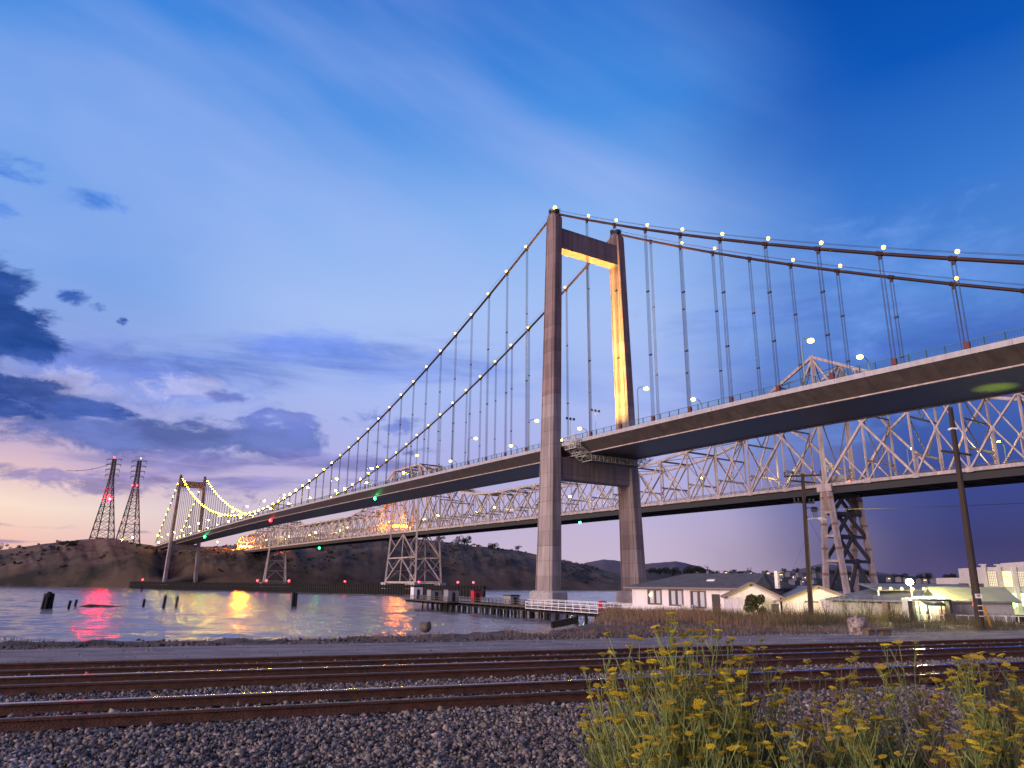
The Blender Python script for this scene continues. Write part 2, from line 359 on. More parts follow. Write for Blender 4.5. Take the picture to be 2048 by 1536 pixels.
WBg, WYg = np.meshgrid(wb_, wy_); WX = WBg * np.maximum(WYg, 60); WZ = np.zeros_like(WX); gw = np.random.default_rng(77)
dyw = np.gradient(wy_)[:, None] * np.ones_like(WBg)
for lam in np.geomspace(1.6, 26, 26):
    an = R(78) + gw.normal() * .45; k_ = 2 * math.pi / lam; ph = gw.uniform(0, 6.28)
    WZ += .0088 * lam ** .72 * np.sin(k_ * (WX * math.cos(an) + WYg * math.sin(an)) + ph + 2.5 * fbm(WX * .02, WYg * .02, 2, int(lam * 7))) * np.clip(lam / (3.2 * np.maximum(dyw, .01)) - .35, 0, 1)
WZ *= (.55 + .9 * fbm(WX * .012, WYg * .02, 3, 5)) * np.clip((WYg - 30) / 20, 0, 1) * (np.abs(WBg) < .85)
tag(grid('water', WX, WYg, WATER + WZ, wm), kind='structure')

# near land: railway bench, haul road, bank down to the strait
ca, sa = math.cos(R(21.5)), math.sin(R(21.5))
def NS(n, s): return (-sa * n + ca * s, ca * n + sa * s)       # n across the tracks, s along them
EDGE = [NS(33.5, -420), NS(33.5, -60), NS(33.3, -36), NS(33.6, -26), NS(34.0, -15), NS(35.2, -6), (0.2, 40.0), (3.2, 47.5), (5.5, 58), (8.0, 75), (10.0, 92), (14, 101), (28, 106), (43, 99), (43.5, 75), (41.5, 64), (39.5, 58), (41, 55.0), (60, 60), (120, 84), (420, 196)]
def sdist(x, y):   # >0 on land
    d = np.full(x.shape, 1e9); inside = np.zeros(x.shape, bool)
    P = EDGE + [(500, -500), (-500, -500)]
    for (x0, y0), (x1, y1) in zip(P, P[1:] + P[:1]):
        ex, ey = x1 - x0, y1 - y0; L2 = ex * ex + ey * ey
        t = np.clip(((x - x0) * ex + (y - y0) * ey) / L2, 0, 1); d = np.minimum(d, np.hypot(x - x0 - t * ex, y - y0 - t * ey))
        if y0 != y1: inside ^= ((y0 > y) != (y1 > y)) & (x < (x1 - x0) * (y - y0) / (y1 - y0) + x0)
    return np.where(inside, d, -d)
def land_z(x, y, rough=True):
    x = np.asarray(x, float); y = np.asarray(y, float); n = -sa * x + ca * y; s = ca * x + sa * y
    z = np.interp(n, [-60, 4, 9, 11.8, 21.3, 22.3, 23.2, 29.5, 32, 60, 120], [3.6, 3.72, 3.86, 4.0, 4.0, 3.92, 3.78, 3.74, 3.70, 3.35, 3.15])
    if rough:
        k = np.clip((n - 29.3) / 2.5, 0, 1); z = z + k * ((fbm(x * .9, y * .9, 5, 3) - .5) * .36 + np.maximum(0, fbm(x * .35, y * .35, 4, 11) - .52) * .7) + (fbm(x * 2.2, y * 2.2, 3, 9) - .5) * .05 * (1 - k)
        k2 = np.exp(-((x - 9.5) / 5.) ** 2 - ((y - 62) / 14.) ** 2); z = z + k2 * .45 * fbm(x * .3, y * .3, 4, 5)
    d = sdist(x, y) + (fbm(x * .5, y * .5, 4, 21) - .45) * 1.6
    t = np.clip((1.6 - d) / 4.6, 0, 1); return z * (1 - t) + (-3.0) * t
m_dirt = mat('bank_dirt', (.14, .098, .078), .95, col2=(.050, .036, .030), vscale=.9, bump=.8, bscale=7, hdet=9, thr=(.34, .62))
nn = np.concatenate([np.arange(-55, 22, 3.), np.arange(22, 52, .3), np.arange(52, 130, 1.2)]); ss = np.concatenate([np.arange(-400, -46, 12.), np.arange(-46, 62, .35), np.arange(62, 400, 10.)])
Sg, Ng = np.meshgrid(ss, nn); GX = -sa * Ng + ca * Sg; GY = ca * Ng + sa * Sg
tag(grid('ground', GX, GY, land_z(GX, GY) - .012, m_dirt), kind='structure')
m_road = mat('gravel_road', (.31, .275, .28), .92, col2=(.17, .15, .155), vscale=1.1, bump=.5, bscale=24, hdet=10, thr=(.36, .66), stretch=(.6, 1, 1))
t_ = m_road.node_tree; b_ = t_.nodes['Principled BSDF']; src_ = b_.inputs['Base Color'].links[0].from_socket; g_ = t_.nodes.new('ShaderNodeNewGeometry')
dp_ = t_.nodes.new('ShaderNodeVectorMath'); dp_.operation = 'DOT_PRODUCT'; t_.links.new(g_.outputs['Position'], dp_.inputs[0]); dp_.inputs[1].default_value = (-sa, ca, 0)
nz_ = t_.nodes.new('ShaderNodeTexNoise'); nz_.inputs['Scale'].default_value = .12; t_.links.new(g_.outputs['Position'], nz_.inputs['Vector'])
wob_ = t_.nodes.new('ShaderNodeMath'); wob_.operation = 'MULTIPLY_ADD'; t_.links.new(nz_.outputs[0], wob_.inputs[0]); wob_.inputs[1].default_value = 1.4; t_.links.new(dp_.outputs['Value'], wob_.inputs[2])
tot_ = None
for c_ in (25.0, 26.7, 28.6):
    q1 = t_.nodes.new('ShaderNodeMath'); q1.operation = 'SUBTRACT'; t_.links.new(wob_.outputs[0], q1.inputs[0]); q1.inputs[1].default_value = c_ + .7
    q2 = t_.nodes.new('ShaderNodeMath'); q2.operation = 'ABSOLUTE'; t_.links.new(q1.outputs[0], q2.inputs[0])
    q3 = t_.nodes.new('ShaderNodeMapRange'); t_.links.new(q2.outputs[0], q3.inputs[0]); q3.inputs[1].default_value = .12; q3.inputs[2].default_value = .55; q3.inputs[3].default_value = .42; q3.inputs[4].default_value = 0
    if tot_ is None: tot_ = q3.outputs[0]
    else:
        q4 = t_.nodes.new('ShaderNodeMath'); q4.operation = 'ADD'; t_.links.new(tot_, q4.inputs[0]); t_.links.new(q3.outputs[0], q4.inputs[1]); tot_ = q4.outputs[0]
mx_ = t_.nodes.new('ShaderNodeMix'); mx_.data_type = 'RGBA'; t_.links.new(tot_, mx_.inputs[0]); t_.links.new(src_, mx_.inputs[6]); mx_.inputs[7].default_value = (.12, .10, .098, 1); t_.links.new(mx_.outputs[2], b_.inputs['Base Color'])
nr = np.arange(22.2, 30.6, .3); Sg, Ng = np.meshgrid(np.arange(-130, 170, .5), nr)
edge_w = (fbm(Sg * .25, Ng * 0, 4, 31) - .5) * 1.8
Nw = np.where(Ng > 27, Ng + edge_w * (Ng - 27) / 3.4, Ng); RX = -sa * Nw + ca * Sg; RY = ca * Nw + sa * Sg
rz = land_z(RX, RY, False) + .03 - np.clip((Ng - 29.6), 0, 9) * .06 + (fbm(RX * .8, RY * .8, 3, 8) - .5) * .05
tag(grid('gravel_road', RX, RY, rz, m_road), kind='structure')

# far shore hill: dry grass bluff behind the bridges, laid out by bearing and distance
def ridge(bear, key): return np.interp(bear, [k[0] for k in key], [k[1] for k in key])
# (tan bearing, shoreline distance, crest distance, crest height)
HK = [(-2.2, 760, 900, 14), (-1.3, 780, 930, 22), (-.80, 800, 960, 32), (-.70, 805, 960, 39), (-.655, 806, 950, 46), (-.60, 808, 950, 53), (-.565, 810, 950, 57), (-.53, 812, 950, 57), (-.50, 815, 960, 52), (-.45, 825, 1000, 50), (-.39, 838, 1040, 53), (-.33, 860, 1080, 60), (-.27, 885, 1120, 68), (-.20, 910, 1160, 76), (-.13, 950, 1210, 76), (-.08, 985, 1240, 72), (-.03, 1010, 1260, 66), (.01, 1035, 1280, 62), (.06, 1060, 1310, 50), (.10, 1080, 1330, 40), (.14, 1100, 1350, 27), (.18, 1125, 1370, 17), (.23, 1160, 1390, 8), (.30, 1200, 1400, 3)]
bear = np.concatenate([np.arange(-2.2, -.85, .02), np.arange(-.85, .26, .0018)]); tt = np.concatenate([np.linspace(-.12, 1.0, 60), np.linspace(1.05, 2.4, 12)])
Bg, Tg = np.meshgrid(bear, tt)
sh = np.interp(Bg, [k[0] for k in HK], [k[1] for k in HK]); cd_ = np.interp(Bg, [k[0] for k in HK], [k[2] for k in HK]); ht = np.interp(Bg, [k[0] for k in HK], [k[3] for k in HK])
sm = np.ones(9) / 9
Yh = sh + (cd_ - sh) * Tg; Xh = Bg * Yh
prof = np.interp(Tg, [-.12, 0, .08, .2, .4, .65, .85, 1.0, 1.4, 2.4], [-.25, .02, .22, .42, .66, .86, .955, 1, 1.0, .55])
gul = fbm(Bg * 46 + Tg * 1.2, Tg * 1.3, 5, 41) - .47; gul2 = fbm(Xh * .035, Yh * .035, 5, 52) - .48
kk = np.clip(Tg * 3, 0, 1) * np.clip((1.02 - Tg) * 2.2, .05, 1)
Zh = WATER + (ht - WATER) * prof + kk * (gul * 11 * np.clip(ht / 50, 0, 1) + gul2 * 10 * np.clip(ht / 40, 0, 1)) + (fbm(Xh * .12, Yh * .12, 3, 60) - .47) * .9 * np.clip(Tg * 8, 0, 1)
# road cut where the suspension bridge lands
cut = np.exp(-((Bg + .455) / .020) ** 2) * np.clip((Tg - .05) * 5, 0, 1) * np.clip((1.1 - Tg) * 3, 0, 1); Zh = Zh - cut * 17 * np.clip(1 - Tg * .6, 0, 1)
lim = np.exp(-((Bg + .40) / .075) ** 4) * np.clip((1015 - Yh) / 25, 0, 1); Zh = np.where(lim > .01, np.minimum(Zh, 43.0 * lim + 90 * (1 - lim)), Zh)
m_hill = mat('dry_grass_hill', (.118, .076, .050), .95, col2=(.022, .018, .013), vscale=.02, bump=.9, bscale=.25, hdet=12, thr=(.36, .56))
tag(grid('hill', Xh, Yh, Zh, m_hill), kind='structure')
def far_range(name, key, Y, m, seed, depth, amp):
    b = np.linspace(key[0][0], key[-1][0], 260); t = np.linspace(0, 1.6, 12); B, T = np.meshgrid(b, t); h = ridge(B, key)
    Yr = Y + depth * T; z = WATER + (h - WATER) * np.sin(np.clip(T, 0, 1) * math.pi / 2) * np.where(T > 1, 1 - (T - 1) * .5, 1) + (fbm(B * 60, T * 4, 5, seed) - .47) * amp * np.clip(T, 0, 1)
    return tag(grid(name, B * Yr, Yr, z, m), kind='structure')
m_far1 = mat('far_hill_haze', (.105, .085, .115), 1, col2=(.07, .06, .085), vscale=.004)  # mauve air haze mixed into the base colour of the distant hills
m_far2 = mat('far_shore_woods', (.018, .018, .020), 1, col2=(.008, .009, .011), vscale=.02)
far_range('distant_hills', [(.02, 20), (.07, 120), (.10, 205), (.125, 235), (.15, 218), (.175, 190), (.19, 205), (.22, 222), (.25, 180), (.275, 120), (.29, 135), (.315, 145), (.34, 110), (.38, 160), (.415, 212), (.45, 205), (.48, 160), (.53, 110), (.6, 70), (.8, 60), (1.2, 50)], 5600, m_far1, 71, 1300, 26)
far_range('far_shore_terrain', [(.12, 4), (.17, 30), (.20, 52), (.23, 40), (.26, 38), (.30, 40), (.36, 42), (.42, 46), (.48, 42), (.54, 36), (.60, 32), (.7, 30), (.85, 34), (1.3, 36)], 1650, m_far2, 81, 420, 9)
# ================================================================ SUSPENSION BRIDGE
SX, SY, STH = 23.91, 218.22, R(122.223)
eX, eY = math.cos(STH), math.sin(STH)                  # along the deck, near tower -> far tower
def SB(u, v, z): return (SX + eX * u - eY * v, SY + eY * u + eX * v, z)   # v > 0 faces the railway side
SPAN, TOPZ, WC = 728.0, 121.2, 12.79
def deck_z(u): return float(np.interp(u, [-200, -124, -71, 0, 67, 171, 253, 364, 476, 618, 728, 920], [42.3, 43.75, 45.0, 45.75, 46.8, 48.3, 49.2, 50.2, 50.3, 49.9, 49.3, 48.4]))
def cable_z(u):
    if u < 0: d = -u; return max(TOPZ - .592 * d + .00055 * d * d, 30)
    if u > SPAN: d = u - SPAN; return TOPZ - .52 * d + .0003 * d * d
    t = u / SPAN; return TOPZ - 4 * 68.66 * t * (1 - t)
bridge = empty('suspension_bridge', SB(0, 0, 2), 'long suspension bridge with two concrete portal towers and lit red main cables', 'suspension bridge')
EV = Vector((eX, eY, 0)); NV = Vector((-eY, eX, 0))
def leg_ring(z):
    t = (z - 3) / (TOPZ - 4 - 3); lx = np.interp(t, [0, .36, 1], [8.0, 6.3, 5.0]) / 2; ly = np.interp(t, [0, .36, 1], [3.7, 3.3, 3.0]) / 2
    c = .30; g = .16; q = .28
    P = [(-lx, -ly + c), (-lx + c, -ly)]
    P += [(-lx + .62, -ly), (-lx + .62, -ly + g), (-lx + .62 + q, -ly + g), (-lx + .62 + q, -ly), (-.30, -ly), (-.30, -ly + g), (.30, -ly + g), (.30, -ly), (lx - .62 - q, -ly), (lx - .62 - q, -ly + g), (lx - .62, -ly + g), (lx - .62, -ly)]
    P += [(lx - c, -ly), (lx, -ly + c)]
    P += [(lx, ly - c), (lx - c, ly)]
    P += [(lx - .62, ly), (lx - .62, ly - g), (lx - .62 - q, ly - g), (lx - .62 - q, ly), (-lx + .62 + q, ly), (-lx + .62 + q, ly - g), (-lx + .62, ly - g), (-lx + .62, ly)]
    P += [(-lx + c, ly), (-lx, ly - c)]
    return P
def leg_v(z): return 15.7 + (12.79 - 15.7) * (z - 3) / (TOPZ - 3)
m_leg = m_conc
# formwork joints in the concrete
t_ = m_leg.node_tree; b_ = t_.nodes['Principled BSDF']; src_ = b_.inputs['Base Color'].links[0].from_socket
g_ = t_.nodes.new('ShaderNodeNewGeometry'); sp_ = t_.nodes.new('ShaderNodeSeparateXYZ'); t_.links.new(g_.outputs['Position'], sp_.inputs[0])
f_ = t_.nodes.new('ShaderNodeMath'); f_.operation = 'MODULO'; t_.links.new(sp_.outputs[2], f_.inputs[0]); f_.inputs[1].default_value = 4.1
l_ = t_.nodes.new('ShaderNodeMath'); l_.operation = 'LESS_THAN'; t_.links.new(f_.outputs[0], l_.inputs[0]); l_.inputs[1].default_value = .22
fl_ = t_.nodes.new('ShaderNodeMath'); fl_.operation = 'FLOOR'; dv_ = t_.nodes.new('ShaderNodeMath'); dv_.operation = 'DIVIDE'; t_.links.new(sp_.outputs[2], dv_.inputs[0]); dv_.inputs[1].default_value = 4.1; t_.links.new(dv_.outputs[0], fl_.inputs[0])
wh_ = t_.nodes.new('ShaderNodeTexWhiteNoise'); wh_.noise_dimensions = '1D'; t_.links.new(fl_.outputs[0], wh_.inputs['W'])
mr_ = t_.nodes.new('ShaderNodeMapRange'); t_.links.new(wh_.outputs[0], mr_.inputs[0]); mr_.inputs[3].default_value = .84; mr_.inputs[4].default_value = 1.14
lm_ = t_.nodes.new('ShaderNodeMath'); lm_.operation = 'MULTIPLY_ADD'; t_.links.new(l_.outputs[0], lm_.inputs[0]); lm_.inputs[1].default_value = -.22; t_.links.new(mr_.outputs[0], lm_.inputs[2])
hs_ = t_.nodes.new('ShaderNodeHueSaturation'); t_.links.new(src_, hs_.inputs['Color']); t_.links.new(lm_.outputs[0], hs_.inputs['Value'])
# the legs are coated pale up to a lift joint above the roadway, bare and weathered higher up
gt_ = t_.nodes.new('ShaderNodeMath'); gt_.operation = 'GREATER_THAN'; t_.links.new(sp_.outputs[2], gt_.inputs[0]); gt_.inputs[1].default_value = 60.3
mx_ = t_.nodes.new('ShaderNodeMix'); mx_.data_type = 'RGBA'; mx_.blend_type = 'MULTIPLY'; t_.links.new(gt_.outputs[0], mx_.inputs[0]); t_.links.new(hs_.outputs[0], mx_.inputs[6]); mx_.inputs[7].default_value = (.76, .64, .65, 1)
t_.links.new(mx_.outputs[2], b_.inputs['Base Color'])
for ut in (0., SPAN):
    for sgn in (1, -1):
        zs = list(np.linspace(2.5, TOPZ - 4.2, 12)); rings = []
        for z in zs:
            rings.append([SB(ut + a, sgn * leg_v(z) + b, z) for a, b in leg_ring(z)])
        top = TOPZ - 2.2
        rings.append([SB(ut + a * .97, sgn * leg_v(top) + b, top if a < 0 else top - .0) for a, b in leg_ring(top)])
        rings.append([SB(ut + a * .55, sgn * leg_v(top) + b * .97, TOPZ - .7) for a, b in leg_ring(TOPZ - 5)])
        mb = MB(); mb.loft(rings if True else rings[::-1]); leg = mb.build('tower_leg', m_leg, bridge)
        mb = MB(); mb.box(SB(ut, sgn * WC, TOPZ + .1), (3.6, 1.5, 1.4), STH); mb.box(SB(ut + 1.2, sgn * WC, TOPZ + 1.1), (1.0, 1.9, .8), STH)
        for a in (-1.6, 1.6):
            for b in (-1.1, 1.1): mb.bar(SB(ut + a, sgn * WC + b, TOPZ - .9), SB(ut + a, sgn * WC + b, TOPZ + 1.5), .09)
        for b in (-1.1, 1.1): mb.bar(SB(ut - 1.6, sgn * WC + b, TOPZ + 1.5), SB(ut + 1.6, sgn * WC + b, TOPZ + 1.5), .08)
        mb.build('cable_saddle', m_black, leg)
        mb = MB(); vb = sgn * leg_v(2)
        def oct_(r1, r2, z):
            c = .8; return [SB(ut + a, vb + b, z) for a, b in ((-r1, -r2 + c), (-r1 + c, -r2), (r1 - c, -r2), (r1, -r2 + c), (r1, r2 - c), (r1 - c, r2), (-r1 + c, r2), (-r1, r2 - c))]
        mb.loft([oct_(5.4, 3.2, .8), oct_(5.4, 3.2, 3.9), oct_(4.7, 2.6, 4.4)])
        mb.loft([oct_(8.8, 6.6, -4), oct_(8.8, 6.6, .798)])
        mb.build('pile_cap', m_conc_lt, bridge)
    mb = MB(); zc = [(107.6, 114.6)]
    mb.loft([[SB(ut + a, v, z) for a, z in ((-1.9, 108.6), (-1.9, 115.6), (1.9, 115.6), (1.9, 108.6))] for v in (-11.9, 11.9)][::-1]); mb.build('cross_beam', m_leg, bridge)
    dz = deck_z(ut) - 3.9
    mb = MB(); mb.loft([[SB(ut + a, v, z) for a, z in ((-2.3, dz - 6.3), (-2.3, dz), (2.3, dz), (2.3, dz - 6.3))] for v in (-13.4, 13.4)][::-1]); mb.build('cross_beam', m_leg, bridge)
streaks(m_conc, (1.1, 1.1, .05), .72, 1.1)
for m_, w_ in ((m_steel_deck, .09), (m_steel_soff, .12), (m_steel_edge, .07)): seams(m_, (eX, eY, 0), 6.19, w_, (.45, .42, .42)); streaks(m_, (.9, .9, .12), .88, 1.08)
# deck
us = np.concatenate([np.arange(-200, 0, 10.), np.arange(0, 880, 14.)])
def sweep(pts, name, m, us=us, parent=bridge):
    mb = MB(); mb.loft([[SB(u, v, deck_z(u) + z) for v, z in pts] for u in us]); return mb.build(name, m, parent)
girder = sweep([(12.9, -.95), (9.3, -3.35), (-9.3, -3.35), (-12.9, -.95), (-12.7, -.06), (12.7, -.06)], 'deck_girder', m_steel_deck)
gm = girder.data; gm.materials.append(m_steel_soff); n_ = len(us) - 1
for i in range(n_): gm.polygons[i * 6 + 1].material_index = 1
for sgn in (1, -1):
    sweep([(sgn * 12.55, -.95), (sgn * 13.0, -.97), (sgn * 13.0, 0.), (sgn * 12.55, 0.)][::sgn], 'edge_beam', m_steel_edge)
    sweep([(sgn * 9.0, -3.62), (sgn * 9.55, -3.62), (sgn * 9.55, -3.36), (sgn * 9.0, -3.36)][::sgn], 'inspection_rail', m_truss)
    mb = MB(); u = -140.
    while u < 860:
        step = 3.1 if u < 420 else 6.2; z = deck_z(u); v = sgn * 12.85
        if abs(u) > 3.6 and abs(u - SPAN) > 3.6:
            mb.bar(SB(u, v, z), SB(u, v, z + 1.45), .16, .22)
            mb.bar(SB(u, v, z + 1.4), SB(u + step, v, deck_z(u + step) + 1.4), .09); mb.bar(SB(u, v, z + .25), SB(u + step, v, deck_z(u + step) + .25), .06)
            if u < 240:
                for k in range(1, 7): mb.bar(SB(u + step * k / 7, v, z + .25), SB(u + step * k / 7, v, z + 1.4), .035)
            else: mb.bar(SB(u, v, z + .8), SB(u + step, v, deck_z(u + step) + .8), .25, .03)
        u += step
    mb.build('railing', m_rail_teal, bridge)
    uu = list(np.arange(-200, 0, 6.)) + list(np.arange(0, SPAN, 8.)) + list(np.arange(SPAN, 874, 6.))
    mb = MB(); mb.sm = True; mb.tube([SB(u, sgn * WC, cable_z(u)) for u in uu], .36, 8); mc = mb.build('main_cable', m_cable, bridge)
    mb = MB()
    for o_ in (-.45, .45): mb.tube([SB(u, sgn * WC + o_, cable_z(u) + 1.25) for u in uu], .035, 4)
    mb.build('hand_rope', m_rope, mc)
# suspenders, cable bands and necklace lights
SUS = [15.85 + 12.382 * i for i in range(57)] + [-(16.541 + 12.382 * i) for i in range(12)] + [SPAN + 16 + 12.38 * i for i in range(10)]
spots = sorted([(u, s) for u in SUS for s in (1, -1)], key=lambda q: math.dist(SB(q[0], q[1] * WC, 60)[:2], (0, 0)))
def sus_mb(mb, u, s):
    zt = cable_z(u); zb = deck_z(u)
    if zt - zb < .8: return
    k = 1. if u < 200 else (1.2 if u < 450 else 1.5)
    for a in (-.34, .34):
        for b in (-.16, .16): mb.tube([SB(u + a * (1 if zt - zb > 6 else .6), s * WC + b, zb + .2), SB(u + a * .9, s * WC + b, zt - .6)], .048 * k, 4, False)
    for f in (.33, .66):
        if zt - zb > 25: mb.box(SB(u, s * WC, zb + (zt - zb) * f), (.85, .45, .32), STH)
def band_mb(mb, u, s):
    zt = cable_z(u); sl = (cable_z(u + .5) - cable_z(u - .5)); d = Vector((eX, eY, sl)).normalized() * .62; c = Vector(SB(u, s * WC, zt))
    mb.tube([c - d, c + d], .5, 8)
    mb.box((c.x, c.y, c.z - .75), (.5, .3, .7), STH)
def sock_mb(mb, u, s): mb.box(SB(u, s * WC, deck_z(u) + .65), (.95, .5, 1.1), STH)
def light_pos(u, s): return SB(u + (.9 if u > 0 else -.9), s * WC, cable_z(u) + .95)
rest_s, rest_b = MB(), MB(); rest_l = MB(); nl = 0
for i, (u, s) in enumerate(spots):
    mb = MB(); sus_mb(mb, u, s)
    if not mb.v: mb = None
    if i < 100:
        if mb: p = mb.build('suspender', m_rope, bridge)
        b2 = MB(); band_mb(b2, u, s); b2.build('cable_band', m_cable, p if mb else bridge); b2 = MB(); sock_mb(b2, u, s); b2.build('socket', m_sock, p if mb else bridge)
    else:
        if mb: rest_s.poly(mb.v, mb.f)
        band_mb(rest_b, u, s); sock_mb(rest_b, u, s)
    lit = s > 0 or u > 40 or int(round((-u - 16.541) / 12.382)) % 3 != 0
    if not lit: continue
    rad = .37 if u < 250 else (.50 if u < 520 else .66)
    b3 = MB(); b3.ball(light_pos(u, s), rad, 8, 5)
    if nl < 100: b3.build('cable_light', m_bulb if u < 190 else m_bulb_far, bridge)
    else: rest_l.poly(b3.v, b3.f)
    nl += 1
for mbx, nm, m_ in ((rest_s, 'far_suspender', m_rope), (rest_b, 'far_cable_band', m_cable), (rest_l, 'far_cable_light', m_bulb_far)):
    tag(mbx.build(nm, m_, bridge), kind='stuff')
b3 = MB(); b3.ball(SB(-.3, WC, TOPZ + 1.9), .6, 8, 5); b3.build('cable_light', m_bulb, bridge)

# maintenance gantry slung under the deck beside the near tower
gz = deck_z(-10)
gan = empty('maintenance_gantry', SB(-10, 0, gz - 5), 'white trussed inspection gantry wrapped under the deck beside the concrete tower', 'gantry')
def box_truss(mb, path, u0, u1, dep, step, w=.14):
    for u in (u0, u1):
        prev = None
        for i in range(len(path) - 1):
            (v0, z0), (v1, z1) = path[i], path[i + 1]; L = math.hypot(v1 - v0, z1 - z0); k = max(1, int(round(L / step))); nx, nz = (z1 - z0) / L * dep, -(v1 - v0) / L * dep
            if nz > 0 or (abs(nz) < .3 and nx < 0): nx, nz = -nx, -nz
            if abs(nz) < .5: nx, nz = abs(nx), 0
            for j in range(k):
                a = j / k; b = (j + 1) / k; A = (v0 + (v1 - v0) * a, z0 + (z1 - z0) * a); B = (v0 + (v1 - v0) * b, z0 + (z1 - z0) * b)
                mb.bar(SB(u, *A), SB(u, *B), w); mb.bar(SB(u, A[0] + nx, A[1] + nz), SB(u, B[0] + nx, B[1] + nz), w)
                mb.bar(SB(u, *A), SB(u, A[0] + nx, A[1] + nz), w * .8)
                if j % 2: mb.bar(SB(u, *A), SB(u, B[0] + nx, B[1] + nz), w * .7)
                else: mb.bar(SB(u, A[0] + nx, A[1] + nz), SB(u, *B), w * .7)
                if u == u0:
                    mb.bar(SB(u0, *A), SB(u1, *A), w * .8); mb.bar(SB(u0, A[0] + nx, A[1] + nz), SB(u1, A[0] + nx, A[1] + nz), w * .8)
                    mb.bar(SB(u0, A[0] + nx, A[1] + nz), SB(u1, B[0] + nx, B[1] + nz), w * .6)
mb = MB(); box_truss(mb, [(13.6, gz - 1.6), (9.4, gz - 4.3), (-9.4, gz - 4.3), (-13.2, gz - 1.8)], -12.4, -8.0, 1.5, 1.5); mb.build('truss_frame', m_gantry, gan)
mb = MB()
for v in (13.5, 15.2):
    for z in (-2.9, -1.6, -.4, .8): mb.bar(SB(-12.6, v, gz + z), SB(-7.8, v, gz + z), .12)
    for u in np.linspace(-12.6, -7.8, 6): mb.bar(SB(u, v, gz - 2.9), SB(u, v, gz + .8), .12)
for z in (-2.9, -1.6, -.4, .8):
    for u in (-12.6, -7.8): mb.bar(SB(u, 13.5, gz + z), SB(u, 15.2, gz + z), .1)
for a, b in ((-12.6, -10.2), (-10.2, -7.8)): mb.bar(SB(a, 15.2, gz - 2.9), SB(b, 15.2, gz - .4), .1)
mb.build('access_basket', m_gantry, gan)
mb = MB()
for v in (9.3, 4, -4, -9.3):
    for u in (-12.4, -8.0): mb.bar(SB(u, v, gz - 4.4), SB(u, v, gz - 3.5), .2)
mb.build('hanger', m_black, gan)
mb = MB(); mb.box(SB(-10.2, 14.35, gz - 2.85), (4.6, 1.5, .1), STH); mb.box(SB(-10.2, 0, gz - 5.82), (4.0, 18, .08), STH); mb.build('walkway_floor', m_truss_dk, gan)

# street lamps standing on the deck edges
def deck_lamp(u, s, label, lit=True, h=10.4):
    z = deck_z(u); L = empty('street_lamp', SB(u, s * 12.3, z), label, 'street lamp', 'street lamps along the suspension bridge deck')
    pts = [SB(u, s * 12.3, z)] + [SB(u, s * 12.3, z + h * k) for k in (.3, .6, .86)]
    for a in np.linspace(10, 80, 5): pts.append(SB(u, s * (12.3 - 1.6 * (1 - math.cos(R(a)))), z + h * .86 + 1.4 * math.sin(R(a))))
    pts.append(SB(u, s * 9.6, z + h * .86 + 1.5))
    k = 1.0 if u < 150 else 1.4
    mb = MB(); mb.sm = True; mb.tube(pts, list(np.linspace(.16, .08, len(pts)) * k), 6); mb.build('lamp_pole', m_pole_g, L)
    hd = MB(); hd.box(SB(u, s * 9.2, z + h * .86 + 1.55), (.5, 1.1, .22), STH + math.pi / 2 * 0); hd.build('lamp_housing', m_pole_g, L)
    r = .74 if u < 120 else (.56 if u < 350 else .66)
    bl = MB(); bl.ball(SB(u, s * 9.2, z + h * .86 + 1.2), r, 8, 5, .7); bl.build('lamp_lens', m_street if u < 120 else m_street_mid, L)
near_u = [-84.6, -35.4, 15.3, 54.5]; far_u = [-83.6, -34.1, 17.0, 59.7]
k = 104.
while k < 880:
    if abs(k - SPAN) > 6: near_u.append(k)
    if abs(k + 5 - SPAN) > 6: far_u.append(k + 5)
    k += 49.6
for s, lst, side in ((1, near_u, 'railway-side'), (-1, far_u, 'truss-side')):
    side_n = [u for u in lst if u < 0][::-1]; main_n = [u for u in lst if 0 <= u <= SPAN]; end_n = [u for u in lst if u > SPAN]
    for i, u in enumerate(sorted(side_n, reverse=True)): deck_lamp(u, s, 'lit curved-arm lamp on the %s deck edge, %s from the tower toward shore' % (side, ORD[i]))
    for i, u in enumerate(main_n): deck_lamp(u, s, 'lit curved-arm lamp on the %s deck edge, %s along the main span' % (side, ORD[i]))
    for i, u in enumerate(end_n): deck_lamp(u, s, 'lit curved-arm lamp on the %s deck edge, %s beyond the distant tower' % (side, ORD[i]))
# floodlight masts at the near tower
def flood_mast(u, v, h, lit, label):
    z = deck_z(u); L = empty('floodlight_mast', SB(u, v, z), label, 'floodlight mast', 'three-headed floodlight masts beside the concrete tower')
    mb = MB(); mb.tube([SB(u, v, z), SB(u, v, z + h)], [.13, .09], 6); mb.bar(SB(u, v - 1.6, z + h), SB(u, v + 1.6, z + h), .09); mb.build('mast', m_pole_g, L)
    for o_ in (-1.5, 0, 1.5):
        hb = MB(); hb.box(SB(u, v + o_, z + h + .4), (.5, .62, .75), STH); hb.build('floodlight', m_street if lit else m_black, L)
flood_mast(8.0, 9.2, 13.5, True, 'lit three-headed floodlight mast just left of the near tower leg')
flood_mast(11.5, -11.6, 15.2, False, 'unlit tall three-headed floodlight mast seen between the tower legs')
flood_mast(26.0, -12.2, 15.0, False, 'unlit shorter-looking three-headed floodlight mast seen between the tower legs')
